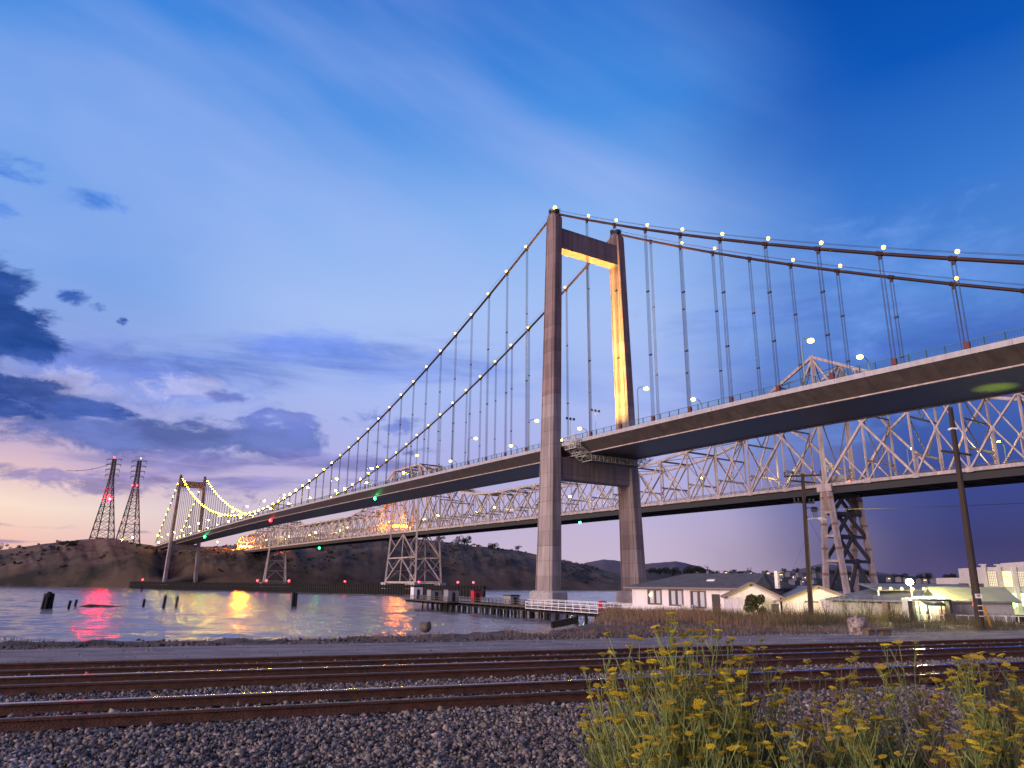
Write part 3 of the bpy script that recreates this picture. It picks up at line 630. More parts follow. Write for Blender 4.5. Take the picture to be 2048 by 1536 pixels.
# amber floodlights at deck level that wash the inner faces of the tower
def tower_flood(u, v, aim, power, size, label, show=True):
    z = deck_z(u) + .9; T = empty('tower_floodlight', SB(u, v, z - .9), label, 'floodlight', 'amber floodlights at the tower legs')
    mb = MB(); mb.box(SB(u, v, z), (.9, .9, .7), STH); mb.bar(SB(u, v, z - .9), SB(u, v, z), .2); mb.build('housing', m_black, T)
    b4 = MB(); b4.ball(SB(u, v, z + .62), .42, 8, 5); b4.build('lens', emis('amber_flood_lens', (1, .50, .06), 45), T)
    ld = bpy.data.lights.new('amber_flood', 'SPOT'); ld.energy = power; ld.color = (1, .56, .13); ld.spot_size = size; ld.spot_blend = .8; ld.shadow_soft_size = .5
    lo = bpy.data.objects.new('amber_flood', ld); COL.objects.link(lo); lo.parent = T; lo.location = np.array(SB(u, v, z + 1.2)) - np.array(wloc(T))
    d = Vector(aim) - Vector(SB(u, v, z + 1.2)); lo.rotation_euler = d.to_track_quat('-Z', 'Y').to_euler()
tower_flood(4.2, 12.2, SB(0, -13.5, 84), 620000, R(80), 'bright amber floodlight on the deck edge at the near tower leg')
tower_flood(.0, 10.6, SB(0, 2, 108), 900000, R(80), 'small amber floodlight on the roadway between the tower legs')
# small red and green glowing balls under the deck
def nav(u, v, dz, m_, label, r=.5):
    z = deck_z(u) + dz; T = empty('underdeck_light', SB(u, v, z), label, 'navigation light', 'navigation lights hung under the bridges')
    mb = MB(); mb.bar(SB(u, v, z), SB(u, v, z + 1.0), .12); mb.box(SB(u, v, z + .3), (.4, .4, .2), STH); mb.build('bracket', m_black, T)
    b4 = MB(); b4.ball(SB(u, v, z - .2), r, 8, 5); b4.build('lens', m_, T)
nav(330, 9.2, -4.2, m_red, 'red glowing ball under the suspension deck near mid-span', 1.1)
nav(148, 9.2, -4.2, m_green, 'green glowing ball under the suspension deck, near quarter of the main span', .6)
nav(560, 9.2, -4.3, m_green, 'green glowing ball under the suspension deck toward the distant tower', 1.1)

# up-light on the wharf below the approach span
ux, uy, uz = SB(-121, 6, 1.5); T = empty('wharf_uplight', (ux, uy, uz), 'yellow-green floodlight on the ground below the approach deck', 'floodlight')
mb = MB(); mb.bar((ux, uy, uz - 3.5), (ux, uy, uz + 1), .2); mb.box((ux, uy, uz + 1.2), (.8, .8, .5)); mb.build('housing', m_black, T)
mb = MB(); mb.ball((ux, uy, uz + 1.6), .3, 8, 5); mb.build('lens', emis('uplight_lens', (.75, .9, .05), 20), T)
ld = bpy.data.lights.new('uplight', 'SPOT'); ld.energy = 330000; ld.color = (.72, .88, .03); ld.spot_size = R(12); ld.spot_blend = 1; ld.shadow_soft_size = .3
lo = bpy.data.objects.new('uplight', ld); COL.objects.link(lo); lo.parent = T; lo.location = (0, 0, 2.0); lo.rotation_euler = (Vector(SB(-112, -3, 40)) - Vector((ux, uy, uz + 2))).to_track_quat('-Z', 'Y').to_euler()
# ================================================================ CANTILEVER TRUSS BRIDGE
TX, TY, TTH = 123.519, 273.604, 2.155
tX, tY = math.cos(TTH), math.sin(TTH)
def TB(u, v, z): return (TX + tX * u - tY * v, TY + tY * u + tX * v, z)
TW = 9.16; TU = [0, 335.3, 381.0, 716.3]
truss = empty('truss_bridge', TB(0, 0, 0), 'older steel cantilever truss bridge with lit lattice running behind the suspension bridge', 'truss bridge')
def tb_z(u): return float(np.interp(u, [-160, 0, 90, 340, 470, 870], [41.2, 42.3, 42.6, 43.6, 44.4, 44.7]))
def tdist(u): return 0 if TU[1] <= u <= TU[2] else min(abs(u - t) for t in TU)
def th_(u):
    d = tdist(u); h = float(np.interp(d, [0, 16.8, 33.5, 50.3, 67, 84, 100, 170], [49.5, 41.0, 33.0, 26.0, 21.8, 19.6, 18.6, 18.8]))
    if u > 855: h = 12
    return h
PAN = 335.3 / 20
NODES = [-PAN * k for k in range(9, 0, -1)] + [PAN * k for k in range(21)] + [335.3 + 45.7 / 3 * k for k in (1, 2, 3)] + [381 + PAN * k for k in range(1, 21)] + [716.3 + 16.9 * k for k in range(1, 10)]
CH = {k: [] for k in ('top_chord', 'bottom_chord', 'vertical', 'diagonal', 'hanger', 'sway_strut', 'lateral_brace', 'portal_strut', 'gusset_plate')}
def mem(kind, a, b, w, h=None): k_ = .88 if a[1] < 420 else 1.02; CH[kind].append((a, b, w * k_, (h or w) * k_))
def P_(u, v, f): return TB(u, v, tb_z(u) + th_(u) * f)
big = set()
for t, sg in ((0, 1), (335.3, -1), (381.0, 1), (716.3, -1), (0, -1), (716.3, 1)):
    big.add((round(min(t, t + sg * 2 * PAN), 0)))
for s in (1, -1):
    v = s * TW; i = 0
    while i < len(NODES) - 1:
        u0, u1 = NODES[i], NODES[i + 1]
        mem('top_chord', P_(u0, v, 1), P_(u1, v, 1), 1.0, 1.15); mem('bottom_chord', P_(u0, v, 0), P_(u1, v, 0), .9, 1.25)
        um = (u0 + u1) / 2; deep = tdist(um) < 34 and not (335 < um < 382)
        fl = 1 if any((t - 175 < um < t) for t in (0, 381 - 200 + 60)) else 0
        if deep:
            # subdivided panel: half of a two-panel X
            t = min(TU, key=lambda q: abs(q - um)); dirn = 1 if um > t else -1; a, b = t, t + dirn * 2 * PAN
            first = abs(um - t) < PAN
            def X(k, f): u = a + (b - a) * k; return TB(u, v, tb_z(a) + (tb_z(b) - tb_z(a)) * k + f)
            ha, hb = th_(a), th_(b); c = (hb) / (ha + hb) if False else .5; mid_f = .5 * (.5 * ha + .5 * hb)
            if first:
                mem('diagonal', X(0, ha * .985), X(.5, mid_f), .85); mem('diagonal', X(0, 0), X(.5, mid_f), .95)
                mem('hanger', X(.25, mid_f * .5), X(.25, 0), .5); mem('diagonal', X(.25, mid_f * .5), X(.5, 0), .5)
            else:
                mem('diagonal', X(.5, mid_f), X(1, 0), .8); mem('diagonal', X(.5, mid_f), X(1, hb), .85)
                mem('hanger', X(.75, mid_f * .5), X(.75, 0), .5); mem('diagonal', X(.75, mid_f * .5), X(.5, 0), .5)
            for k in (.25, .75): mem('gusset_plate', X(k - .02, mid_f * .5 + (-.8 if k < .5 else .8)), X(k + .02, mid_f * .5 + (.8 if k < .5 else -.8)), .3, 1.8)
            mem('gusset_plate', X(.48, mid_f), X(.52, mid_f), .35, 2.6)
        else:
            h0, h1 = th_(u0), th_(u1); mid_ = lambda k, f: TB(u0 + (u1 - u0) * k, v, tb_z(u0) * (1 - k) + tb_z(u1) * k + f); mf = .5 * (h0 + h1) / 2
            mem('diagonal', mid_(1, 0), mid_(.5, mf), .62); mem('diagonal', mid_(.5, mf), mid_(0, h0), .62)
            mem('diagonal', mid_(1, h1), mid_(.5, mf), .5); mem('diagonal', mid_(.5, mf), mid_(0, 0), .5)
            mem('hanger', mid_(.5, mf), mid_(.5, 0), .42); mem('gusset_plate', mid_(.46, mf), mid_(.54, mf), .3, 1.3)
        i += 1
    for u in NODES:
        onT = any(abs(u - t) < .1 for t in TU)
        mem('vertical', P_(u, v, 0), P_(u, v, 1), 1.5 if onT else .72, 1.5 if onT else .6)
        mem('gusset_plate', TB(u - 1.1, v, tb_z(u)), TB(u + 1.1, v, tb_z(u)), 1.15, 1.75)
        mem('gusset_plate', TB(u - .9, v, tb_z(u) + th_(u) - .25), TB(u + .9, v, tb_z(u) + th_(u) - .25), 1.1, 1.7)
for k, u in enumerate(NODES):
    h = th_(u); mem('sway_strut', P_(u, TW, 1), P_(u, -TW, 1), .5, .9)
    z = tb_z(u); mem('portal_strut', TB(u, TW, z + 7.2), TB(u, -TW, z + 7.2), .4, .85)
    for s in (1, -1): mem('portal_strut', TB(u, s * TW, z + 4.6), TB(u, s * (TW - 2.6), z + 7.0), .4)
    if h > 16:
        lv = [z + 7.2] + ([z + 7.2 + (h - 7.2) * .5] if h > 26 else []) + [z + h]
        for a, b in zip(lv, lv[1:]):
            mem('sway_strut', TB(u, TW, b), TB(u, 0, a), .34); mem('sway_strut', TB(u, -TW, b), TB(u, 0, a), .34)
            if b < z + h - .1: mem('sway_strut', TB(u, TW, b), TB(u, -TW, b), .42, .7)
    if k + 1 < len(NODES):
        w = NODES[k + 1]; mem('lateral_brace', P_(u, TW, 1), P_(w, -TW, 1), .4, .3); mem('lateral_brace', P_(u, -TW, 1), P_(w, TW, 1), .4, .3)
streaks(m_truss, (.9, .9, .15), .72, 1.1)
m_brace = mat('truss_lacing_paint', (.17, .145, .135), .7, var=.2, vscale=.5)
KM = {'sway_strut': m_brace, 'lateral_brace': m_brace}
for kind, L in CH.items():
    L.sort(key=lambda q: math.dist(q[0], (0, 0, 6)))
    lim = {'gusset_plate': 60, 'hanger': 60, 'lateral_brace': 40, 'portal_strut': 60, 'sway_strut': 80}.get(kind, 100)
    rest = MB()
    for j, (a, b, w, h) in enumerate(L):
        if j < lim: mb = MB(); mb.bar(a, b, w, h); mb.build(kind, KM.get(kind, m_truss), truss)
        else: rest.bar(a, b, w, h)
    if rest.v: tag(rest.build('far_' + kind, KM.get(kind, m_truss), truss), kind='stuff')
# floor system and roadway
us2 = np.array(NODES)
def tsweep(pts, name, m):
    mb = MB(); mb.loft([[TB(u, v, tb_z(u) + z) for v, z in pts] for u in us2]); return mb.build(name, m, truss)
tsweep([(8.6, -.2), (8.6, -.75), (-8.6, -.75), (-8.6, -.2)], 'roadway', mat('roadway_concrete', (.13, .12, .12), .9))
mb = MB()
for k, u in enumerate(NODES):
    z = tb_z(u); mb.box(TB(u, 0, z - 1.9), (.6, 17.3, 2.1), TTH)
    if k + 1 < len(NODES):
        w = NODES[k + 1]
        for v in np.linspace(-8, 8, 7): mb.bar(TB(u, v, z - 1.6), TB(w, v, tb_z(w) - 1.6), .5, 1.6)
        um = (u + w) / 2; mb.box(TB(um, 0, tb_z(um) - 1.9), (.4, 17.4, 2.0), TTH)
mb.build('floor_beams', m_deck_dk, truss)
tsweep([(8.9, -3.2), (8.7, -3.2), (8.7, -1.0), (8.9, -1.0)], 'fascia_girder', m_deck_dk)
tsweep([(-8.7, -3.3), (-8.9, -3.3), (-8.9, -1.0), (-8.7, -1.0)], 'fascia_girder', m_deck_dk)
for s in (1, -1):
    mb = MB()
    for k in range(len(NODES) - 1):
        for z in (.9, 1.5): mb.bar(TB(NODES[k], s * 8.2, tb_z(NODES[k]) + z), TB(NODES[k + 1], s * 8.2, tb_z(NODES[k + 1]) + z), .12, .2)
        for q in np.linspace(NODES[k], NODES[k + 1], 7)[:-1]: mb.bar(TB(q, s * 8.2, tb_z(q) - .2), TB(q, s * 8.2, tb_z(q) + 1.5), .1)
    mb.build('railing', m_truss_dk, truss)
# supporting towers
def leg2(a, b, w, name='support_leg', m=m_truss): mb = MB(); mb.bar(a, b, w, w * 1.0); return mb.build(name, m, truss)
def brace(mb, a, b, w): mb.bar(a, b, w, w)
# south tower: paired legs spreading fore and aft
z0 = 41.0; zb = 1.0
def sfoot(sg, z): return sg * (1.1 + (4.3 - 1.1) * (z0 - z) / (z0 - zb))
for s in (1, -1):
    for sg in (1, -1):
        lg = leg2(TB(sfoot(sg, z0), s * TW, z0), TB(sfoot(sg, zb), s * TW, zb), 1.75)
        mb = MB()
        for z in (37.6, 28.2, 19.6, 10.6): mb.bar(TB(sfoot(sg, z + .45), s * TW, z + .45), TB(sfoot(sg, z - .45), s * TW, z - .45), 1.86)
        mb.build('splice_plate', mat('rust_stained_plate', (.26, .17, .14), .8), lg)
    mb = MB(); mb.box(TB(0, s * TW, 37), (1.6, 1.3, 8.2), TTH); mb.build('spandrel_plate', mat('rust_stained_plate', (.26, .17, .14), .8), truss)
    mb = MB()
    for z in (32.5, 24, 15.2): brace(mb, TB(sfoot(-1, z), s * TW, z), TB(sfoot(1, z), s * TW, z), .9)
    mb.build('leg_tie', m_truss, truss)
    mb = MB(); mb.box(TB(0, s * TW, 41.3), (6.0, 2.2, 2.7), TTH); mb.build('bearing_plate', m_truss, truss)
    mb = MB(); mb.box(TB(0, s * TW, -.6), (12, 4.5, 3.2), TTH); mb.build('footing', m_conc_lt, truss)
lev = [39.5, 32.2, 24., 15.2, 2.]
for sg in (1, -1):
    for a, b in zip(lev, lev[1:]):
        mb = MB(); brace(mb, TB(sfoot(sg, a), TW, a), TB(sfoot(sg, a), -TW, a), 1.05)
        for s in (1, -1): brace(mb, TB(sfoot(sg, a), 0, a - .4), TB(sfoot(sg, b), s * (TW - .8), b + .6), 1.0)
        mb.box(TB(sfoot(sg, a), 0, a), (1.3, 2.6, 1.7), TTH); mb.build('tower_bracing', m_truss_dk, truss)
# centre double tower
zt, zb = 42.4, 6.6
def cleg(u0, v0, z, su=2.6, sv=1.2): k = (zt - z) / (zt - zb); return TB(u0 + su * k, v0 + sv * k, z)
CU = [(335.3, -3.2), (358.1, 0), (381.0, 3.2)]
for s in (1, -1):
    for u, du in CU:
        w = 1.3 if du else .75
        mb = MB(); mb.bar(cleg(u, s * TW, zt, du, s * 1.4), cleg(u, s * TW, zb, du, s * 1.4), w); mb.build('support_leg', m_truss, truss)
    zm = 24.6
    for za, zc, nm in ((zt - .6, zm, 0), (zm, zb + .4, 1)):
        for u, du in (CU[0], CU[2]):
            mb = MB(); mb.bar(cleg(358.1, s * TW, za, 0, s * 1.4), cleg(u, s * TW, zc, du, s * 1.4), .85); mb.build('tower_bracing', m_truss, truss)
            um = ((358.1 + u) / 2); mb = MB(); q0 = (Vector(cleg(358.1, s * TW, za, 0, s * 1.4)) + Vector(cleg(u, s * TW, zc, du, s * 1.4))) / 2
            mb.bar(q0, cleg(u, s * TW, za - (za - zc) * .08, du, s * 1.4), .45); mb.build('tower_bracing', m_truss, truss)
    mb = MB(); mb.bar(cleg(335.3, s * TW, zm, -3.2, s * 1.4), cleg(381, s * TW, zm, 3.2, s * 1.4), 1.1, 1.0); mb.bar(cleg(335.3, s * TW, zb, -3.2, s * 1.4), cleg(381, s * TW, zb, 3.2, s * 1.4), 1.2, 1.5); mb.build('tower_tie', m_truss, truss)
for u, du in CU:
    mb = MB(); lv3 = [zt - 1, 24.6, 15.5, zb]
    for a, b in zip(lv3, lv3[1:]):
        mb.bar(cleg(u, TW, b, du, 1.4), cleg(u, -TW, b, du, -1.4), .55)
        for s in (1, -1): mb.bar(cleg(u, 0, a, du, 0), cleg(u, s * TW, b, du, s * 1.4), .55)
    mb.build('tower_bracing', m_truss if du else m_truss_dk, truss)
for u in (333, 383):
    for s in (1, -1): mb = MB(); mb.box(TB(u, s * 10.4, 3.6), (9, 5, 6.0), TTH); mb.box(TB(u, s * 10.4, -.5), (12, 8, 2.3), TTH); mb.build('footing', m_conc_lt, truss)
# north tower
zt, zb = 43.8, 6.
for s in (1, -1):
    for sg in (1, -1):
        mb = MB(); mb.bar(TB(716.3 + sg * .8, s * TW, zt), TB(716.3 + sg * 3.4, s * (TW + 3.0), zb), 1.15); mb.build('support_leg', m_truss, truss)
mb = MB()
for a, b in ((42, 30), (30, 18.5), (18.5, 7)):
    k = (zt - b) / (zt - zb); vb = TW + 3 * k; ka = (zt - a) / (zt - zb); u = 716.3 - 2 * k
    mb.bar(TB(u, vb, b), TB(u, -vb, b), .7)
    for s in (1, -1): mb.bar(TB(716.3 - 2 * ka, 0, a), TB(u, s * vb, b), .65)
mb.build('tower_bracing', m_truss, truss)
mb = MB(); mb.box(TB(716.3, 0, 1.8), (13, 32, 7), TTH); mb.build('footing', m_conc_lt, truss)
mb = MB(); mb.box(TB(872, 0, 36), (12, 20, 14), TTH); mb.build('abutment', m_conc, truss)
# lamps on the truss roadway (yellow pools on the steel)
tl = []
for k, u in enumerate([-54, -31, 9, 63, 126, 158, 196, 236, 274, 312, 352, 398, 440, 486, 530, 574, 618, 662, 706, 750, 794, 838]):
    v = TW - 1.2 if k % 2 else -TW + 1.2; z = tb_z(u)
    T = empty('roadway_lamp', TB(u, v, z), 'lit yellow roadway lamp on the truss bridge, %s from the shore end' % ORD[k], 'street lamp', 'roadway lamps on the truss bridge')
    mb = MB(); mb.tube([TB(u, v, z), TB(u, v, z + 9.2), TB(u, v * .8, z + 10.1), TB(u, v * .62, z + 10.2)], .13, 5); mb.build('lamp_pole', m_pole_g, T)
    b4 = MB(); r = .42 if u < 100 else (.55 if u < 350 else .7); b4.ball(TB(u, v * .58, z + 10.0), r, 8, 5, .7); b4.build('lamp_lens', m_street_far, T)
# tail lights and headlights of traffic caught on the roadway: small cars
def car(u, v, away, label, group='cars crossing the truss bridge'):
    z = tb_z(u) - .2; c = empty('car', TB(u, v, z), label, 'car', group); rot = TTH
    mb = MB(); rings = []
    for x, zl, zh, hw in ((-2.3, .35, .85, .80), (-2.1, .3, 1.0, .88), (-1.2, .28, 1.02, .9), (1.1, .28, .95, .9), (2.0, .3, .85, .88), (2.3, .38, .7, .78)):
        rings.append([TB(u + x * away, v + a, z + q) for a, q in ((-hw, zl), (hw, zl), (hw, zh), (-hw, zh))])
    mb.loft(rings); mb.build('body', mat('car_paint', (.12, .12, .13), .3), c)
    mb = MB(); rings = []
    for x, zh, hw in ((-1.9, 1.0, .82), (-1.1, 1.45, .68), (.3, 1.45, .68), (1.2, .97, .8)): rings.append([TB(u + x * away, v + a, z + q) for a, q in ((-hw, .9), (hw, .9), (hw * .95, zh), (-hw * .95, zh))])
    mb.loft(rings); mb.build('cabin', mat('car_glass', (.02, .02, .025), .1), c)
    for x in (-1.4, 1.4):
        for s in (-1, 1):
            mb = MB(); mb.tube([TB(u + x, v + s * .72, z + .33), TB(u + x, v + s * .92, z + .33)], .33, 10); mb.build('wheel', m_black, c)
    for s in (-.6, .6):
        mb = MB(); mb.box(TB(u - 2.3 * away, v + s, z + .75), (.1, .34, .2), TTH); mb.build('tail_light', emis('tail_light', (1, .03, .01), 90), c)
        mb = MB(); mb.box(TB(u + 2.3 * away, v + s, z + .62), (.1, .3, .2), TTH); mb.build('headlight', emis('head_light', (1, .85, .55), 60), c)
def truck_light(u, v, label):
    z = tb_z(u) - .2; c = empty('lorry', TB(u, v, z), label, 'lorry')
    mb = MB(); mb.box(TB(u + 1, v, z + 2.3), (8.5, 2.5, 2.9), TTH); mb.build('cargo_box', mat('lorry_box', (.25, .24, .24), .6), c)
    mb = MB(); mb.loft([[TB(u + 5.6, v + a, z + q) for a, q in ((-1.15, .5), (1.15, .5), (1.15, 2.7), (-1.15, 2.7))], [TB(u + 7.4, v + a, z + q) for a, q in ((-1.1, .5), (1.1, .5), (1.05, 1.5), (-1.05, 1.5))]]); mb.build('cab', mat('car_paint', (.12, .12, .13), .3), c)
    for x in (-2.4, -1.1, 6.2):
        for s in (-1, 1): mb = MB(); mb.tube([TB(u + x, v + s * .9, z + .5), TB(u + x, v + s * 1.2, z + .5)], .5, 10); mb.build('wheel', m_black, c)
    mb = MB(); mb.box(TB(u - 3.3, v, z + 1.35), (.12, 2.3, .34), TTH); mb.build('tail_light', emis('tail_light', (1, .03, .01), 90), c)
truck_light(-3.5, 4.6, 'lorry with a glowing red tail light bar beside the near truss tower')
cars = [(-23, 5.6, 1, 'car with red tail lights on the truss bridge, right of the shore tower'), (-30.5, 5.5, 1, 'dark car following close behind another right of the shore tower'), (24, 5.6, 1, 'car with red tail lights on the truss bridge just left of the shore tower'), (33, 5.5, 1, 'second car in the queue left of the shore tower'), (41, 5.6, 1, 'third car in the queue left of the shore tower'), (50, 5.5, 1, 'last car in the queue left of the shore tower'), (96, 5.6, -1, 'lone car on the truss bridge behind the right concrete tower leg'), (330, 5.6, 1, 'car on the truss bridge above the centre double tower'), (470, 5.6, 1, 'car with red lights left of the centre double tower'), (520, 5.5, 1, 'car with red lights midway along the distant truss span'), (590, 5.6, 1, 'car near the distant steel tower of the truss bridge'), (640, 5.6, 1, 'car close to the distant end of the truss bridge')]
for a in cars: car(*a)
# amber message boards hung over the roadway
def board(u, w, label, em):
    z = tb_z(u); T = empty('message_board', TB(u, 0, z), label, 'message board', 'amber lit message boards on the truss bridge')
    mb = MB(); mb.bar(TB(u, -TW, z + 5.2), TB(u, TW, z + 5.2), .3); mb.box(TB(u, 0, z + 6.6), (.5, w, 2.8), TTH); mb.build('sign_box', m_black, T)
    mb = MB()
    for k in range(6): mb.box(TB(u - .32, (k - 2.5) * w / 6.3, z + 6.6), (.12, w / 8.5, 1.9), TTH); 
    for k in range(6): mb.box(TB(u + .32, (k - 2.5) * w / 6.3, z + 6.6), (.12, w / 8.5, 1.9), TTH)
    mb.build('amber_panel', em, T)
board(386, 15, 'amber lit board above the roadway at the centre double tower', m_orange)
board(862, 17, 'glowing amber board at the distant end of the truss bridge', emis('amber_board_light', (1, .19, .001), 4500))
def nav2(u, z, m_, label, r):
    T = empty('underdeck_light', TB(u, 8.4, z), label, 'navigation light', 'navigation lights hung under the bridges')
    mb = MB(); mb.bar(TB(u, 8.4, z), TB(u, 8.4, z + 1.6), .14); mb.build('bracket', m_black, T)
    b4 = MB(); b4.ball(TB(u, 8.4, z - .2), r, 8, 5); b4.build('lens', m_, T)
nav2(145, 38.0, m_green, 'green glowing ball under the truss floor between the concrete tower legs', .6)
nav2(548, 38.4, m_green, 'green glowing ball under the truss floor left of the centre double tower', .95)
# warm light that the roadway lamps throw on the lattice
for i, u in enumerate([-45, -8, 30, 85, 150, 215, 290, 358, 430, 510, 590, 670, 750, 830]):
    ld = bpy.data.lights.new('roadway_glow', 'POINT'); ld.energy = 1900 if u < 300 else 5200; ld.color = (1, .80, .30); ld.shadow_soft_size = .6
    lo = bpy.data.objects.new('roadway_glow', ld); COL.objects.link(lo); lo.location = TB(u, 5.0 if i % 2 else -5.0, tb_z(u) + 9.2)
# ================================================================ PYLONS, FENDERS, PIER, PILES
def pylon(x, y, zb, H, base, label, beacons):
    T = empty('transmission_pylon', (x, y, zb), label, 'pylon', 'lattice transmission pylons on the far hill')
    rot = R(8)
    def Q(a, b, z): return (x + a * math.cos(rot) - b * math.sin(rot), y + a * math.sin(rot) + b * math.cos(rot), zb + z)
    def hw(z): t = z / H; return float(np.interp(t, [0, .62, .78, 1], [base / 2, base * .15, base * .085, base * .07]))
    lv = [0, .09, .18, .27, .36, .44, .52, .59, .65, .71, .77, .82, .87, .91, .95, .985]
    for sx_, sy_ in ((1, 1), (1, -1), (-1, 1), (-1, -1)):
        mb = MB()
        for a, b in zip(lv, lv[1:]): mb.bar(Q(sx_ * hw(a * H), sy_ * hw(a * H), a * H), Q(sx_ * hw(b * H), sy_ * hw(b * H), b * H), 1.1 if a < .6 else .8)
        mb.build('leg', m_black, T)
    mb = MB()
    for a, b in zip(lv, lv[1:]):
        A, B = hw(a * H), hw(b * H)
        for c0, c1 in (((1, 1), (1, -1)), ((1, -1), (-1, -1)), ((-1, -1), (-1, 1)), ((-1, 1), (1, 1))):
            mb.bar(Q(c0[0] * A, c0[1] * A, a * H), Q(c1[0] * B, c1[1] * B, b * H), .42); mb.bar(Q(c1[0] * A, c1[1] * A, a * H), Q(c0[0] * B, c0[1] * B, b * H), .42)
            mb.bar(Q(c0[0] * B, c0[1] * B, b * H), Q(c1[0] * B, c1[1] * B, b * H), .5)
    mb.build('lattice_bracing', m_black, T)
    for f, w in ((.80, 9.), (.86, 9.5), (.92, 10.), (.98, 10.)):
        mb = MB(); z = f * H; mb.bar(Q(-w, 0, z), Q(w, 0, z), .8, .7); mb.bar(Q(-w, 0, z), Q(0, 0, z + 3.4), .4); mb.bar(Q(w, 0, z), Q(0, 0, z + 3.4), .4)
        for s in (-1, 1): mb.bar(Q(s * w * .95, 0, z), Q(s * w * .95, 0, z - 3.2), .45)
        mb.build('cross_arm', m_black, T)
    for a, b, f, r, m_ in beacons:
        mb = MB(); mb.ball(Q(a * hw(f * H), b * hw(f * H) - 1.2, f * H), r, 8, 5); mb.build('beacon', m_, T)
        if m_ is m_redbig: mb = MB(); q = Q(a * hw(f * H), b * hw(f * H) - 1.2, f * H - 1.75); mb.tube([q, (q[0], q[1], q[2] + .12)], 3.4, 12); mb.build('added_light_baffle', m_black, T)  # added disc that keeps the flasher's red light off the hill below
pylon(-550, 1003, 50, 120, 25, 'lattice pylon with a bright red flasher halfway up, further left on the hill', [(0, 0, 1.0, 1.3, m_red), (-1.1, -1.1, .52, 1.2, m_red), (.9, -1.1, .52, 1.5, m_redbig)])
pylon(-515, 1003, 47, 121, 25, 'lattice pylon with two red lamps and flared top, right of its twin', [(-1, -1, .70, 1.1, m_red), (1, -1, .70, 1.1, m_red), (1, -1, .30, .8, m_red), (-1, -1, .31, .8, m_red), (1., 0, 1.01, .8, m_street)])
mb = MB(); mb.box((-538, 986, 56.5), (22, 6, 4.5), R(5)); mb.box((-543, 985, 59.3), (9, 6.3, 1.2), R(5)); tag(mb.build('substation_block', m_black), 'low dark equipment block at the foot of the left pylon', 'equipment block')
# floodlights on the far landing
def yard_lamp(x, y, z0, h, r, m_, label, grp='lamp posts on the far hilltop'):
    T = empty('lamp_post', (x, y, z0), label, 'lamp post', grp)
    mb = MB(); mb.tube([(x, y, z0 - 3), (x, y, z0 + h)], .22, 6); mb.bar((x, y, z0 + h), (x, y - 1.5, z0 + h + .3), .3); mb.build('lamp_pole', m_black, T)
    b4 = MB(); b4.ball((x, y - 1.6, z0 + h), r, 8, 5); b4.build('lamp_head', m_, T)
for i, (px, py, Y, r) in enumerate([(245, 1080, 955, .9), (266, 1075, 955, 1.0), (317, 1071, 1000, 1.1), (318, 1085, 985, .9), (436, 1084, 1010, .7)]):
    x, y, z = sight(px, py, Y); yard_lamp(x, y, z - 8, 8, r, m_street_far, 'bright yellow lamp post on the far hilltop, %s from the left' % ORD[i])

# long dark timber fender wall protecting the towers
fa, fb = np.array((-352., 700.)), np.array((-14., 424.)); FD = fb - fa; FL = np.hypot(*FD); FD = FD / FL; fr = math.atan2(FD[1], FD[0])
fen = empty('timber_fender', (*((fa + fb) / 2), WATER), 'long dark timber fender wall on piles across the water', 'fender')
mb = MB()
for a, b, z0_, z1_ in ((0, FL, -1.0, 2.6), (0, FL, 2.9, 4.9)):
    c = fa + FD * (a + b) / 2; mb.box((c[0], c[1], (z0_ + z1_) / 2), (b - a, 1.1, z1_ - z0_), fr)
mb.build('wale_boards', m_pile, fen)
rest = MB()
for i in range(int(FL / 2.4)):
    p = fb - FD * (i * 2.4 + 1); h = 5.1 + (i * 37 % 10) * .05; m1 = MB(); m1.tube([(p[0], p[1] - .9, -4), (p[0], p[1] - .9, h)], .3, 6)
    if i < 100: m1.build('pile', m_pile, fen)
    else: rest.poly(m1.v, m1.f)
tag(rest.build('far_pile', m_pile, fen), kind='stuff')
for i, (px, py) in enumerate([(285, 1168), (515, 1167), (533, 1168), (578, 1168), (690, 1168), (838, 1169), (916, 1171), (947, 1170)]):
    # where this bearing meets the fender
    k = sight(px, 1165, 100)[0] / 100; t = (k * fa[1] - fa[0]) / (FD[0] - k * FD[1]); t = min(max(t, 0), FL - 2); p = fa + FD * t
    T = empty('warning_beacon', (p[0], p[1], 4.9), 'red warning lamp on the dark fender wall, %s from the left' % ORD[i], 'beacon', 'red warning lamps along the fender wall')
    mb = MB(); mb.tube([(p[0], p[1], 4.8), (p[0], p[1], 6.4)], .15, 6); mb.build('post', m_black, T)
    b4 = MB(); b4.ball((p[0], p[1] - .2, 6.8), .85 if i < 4 else .62, 8, 5); b4.build('lens', m_red, T)
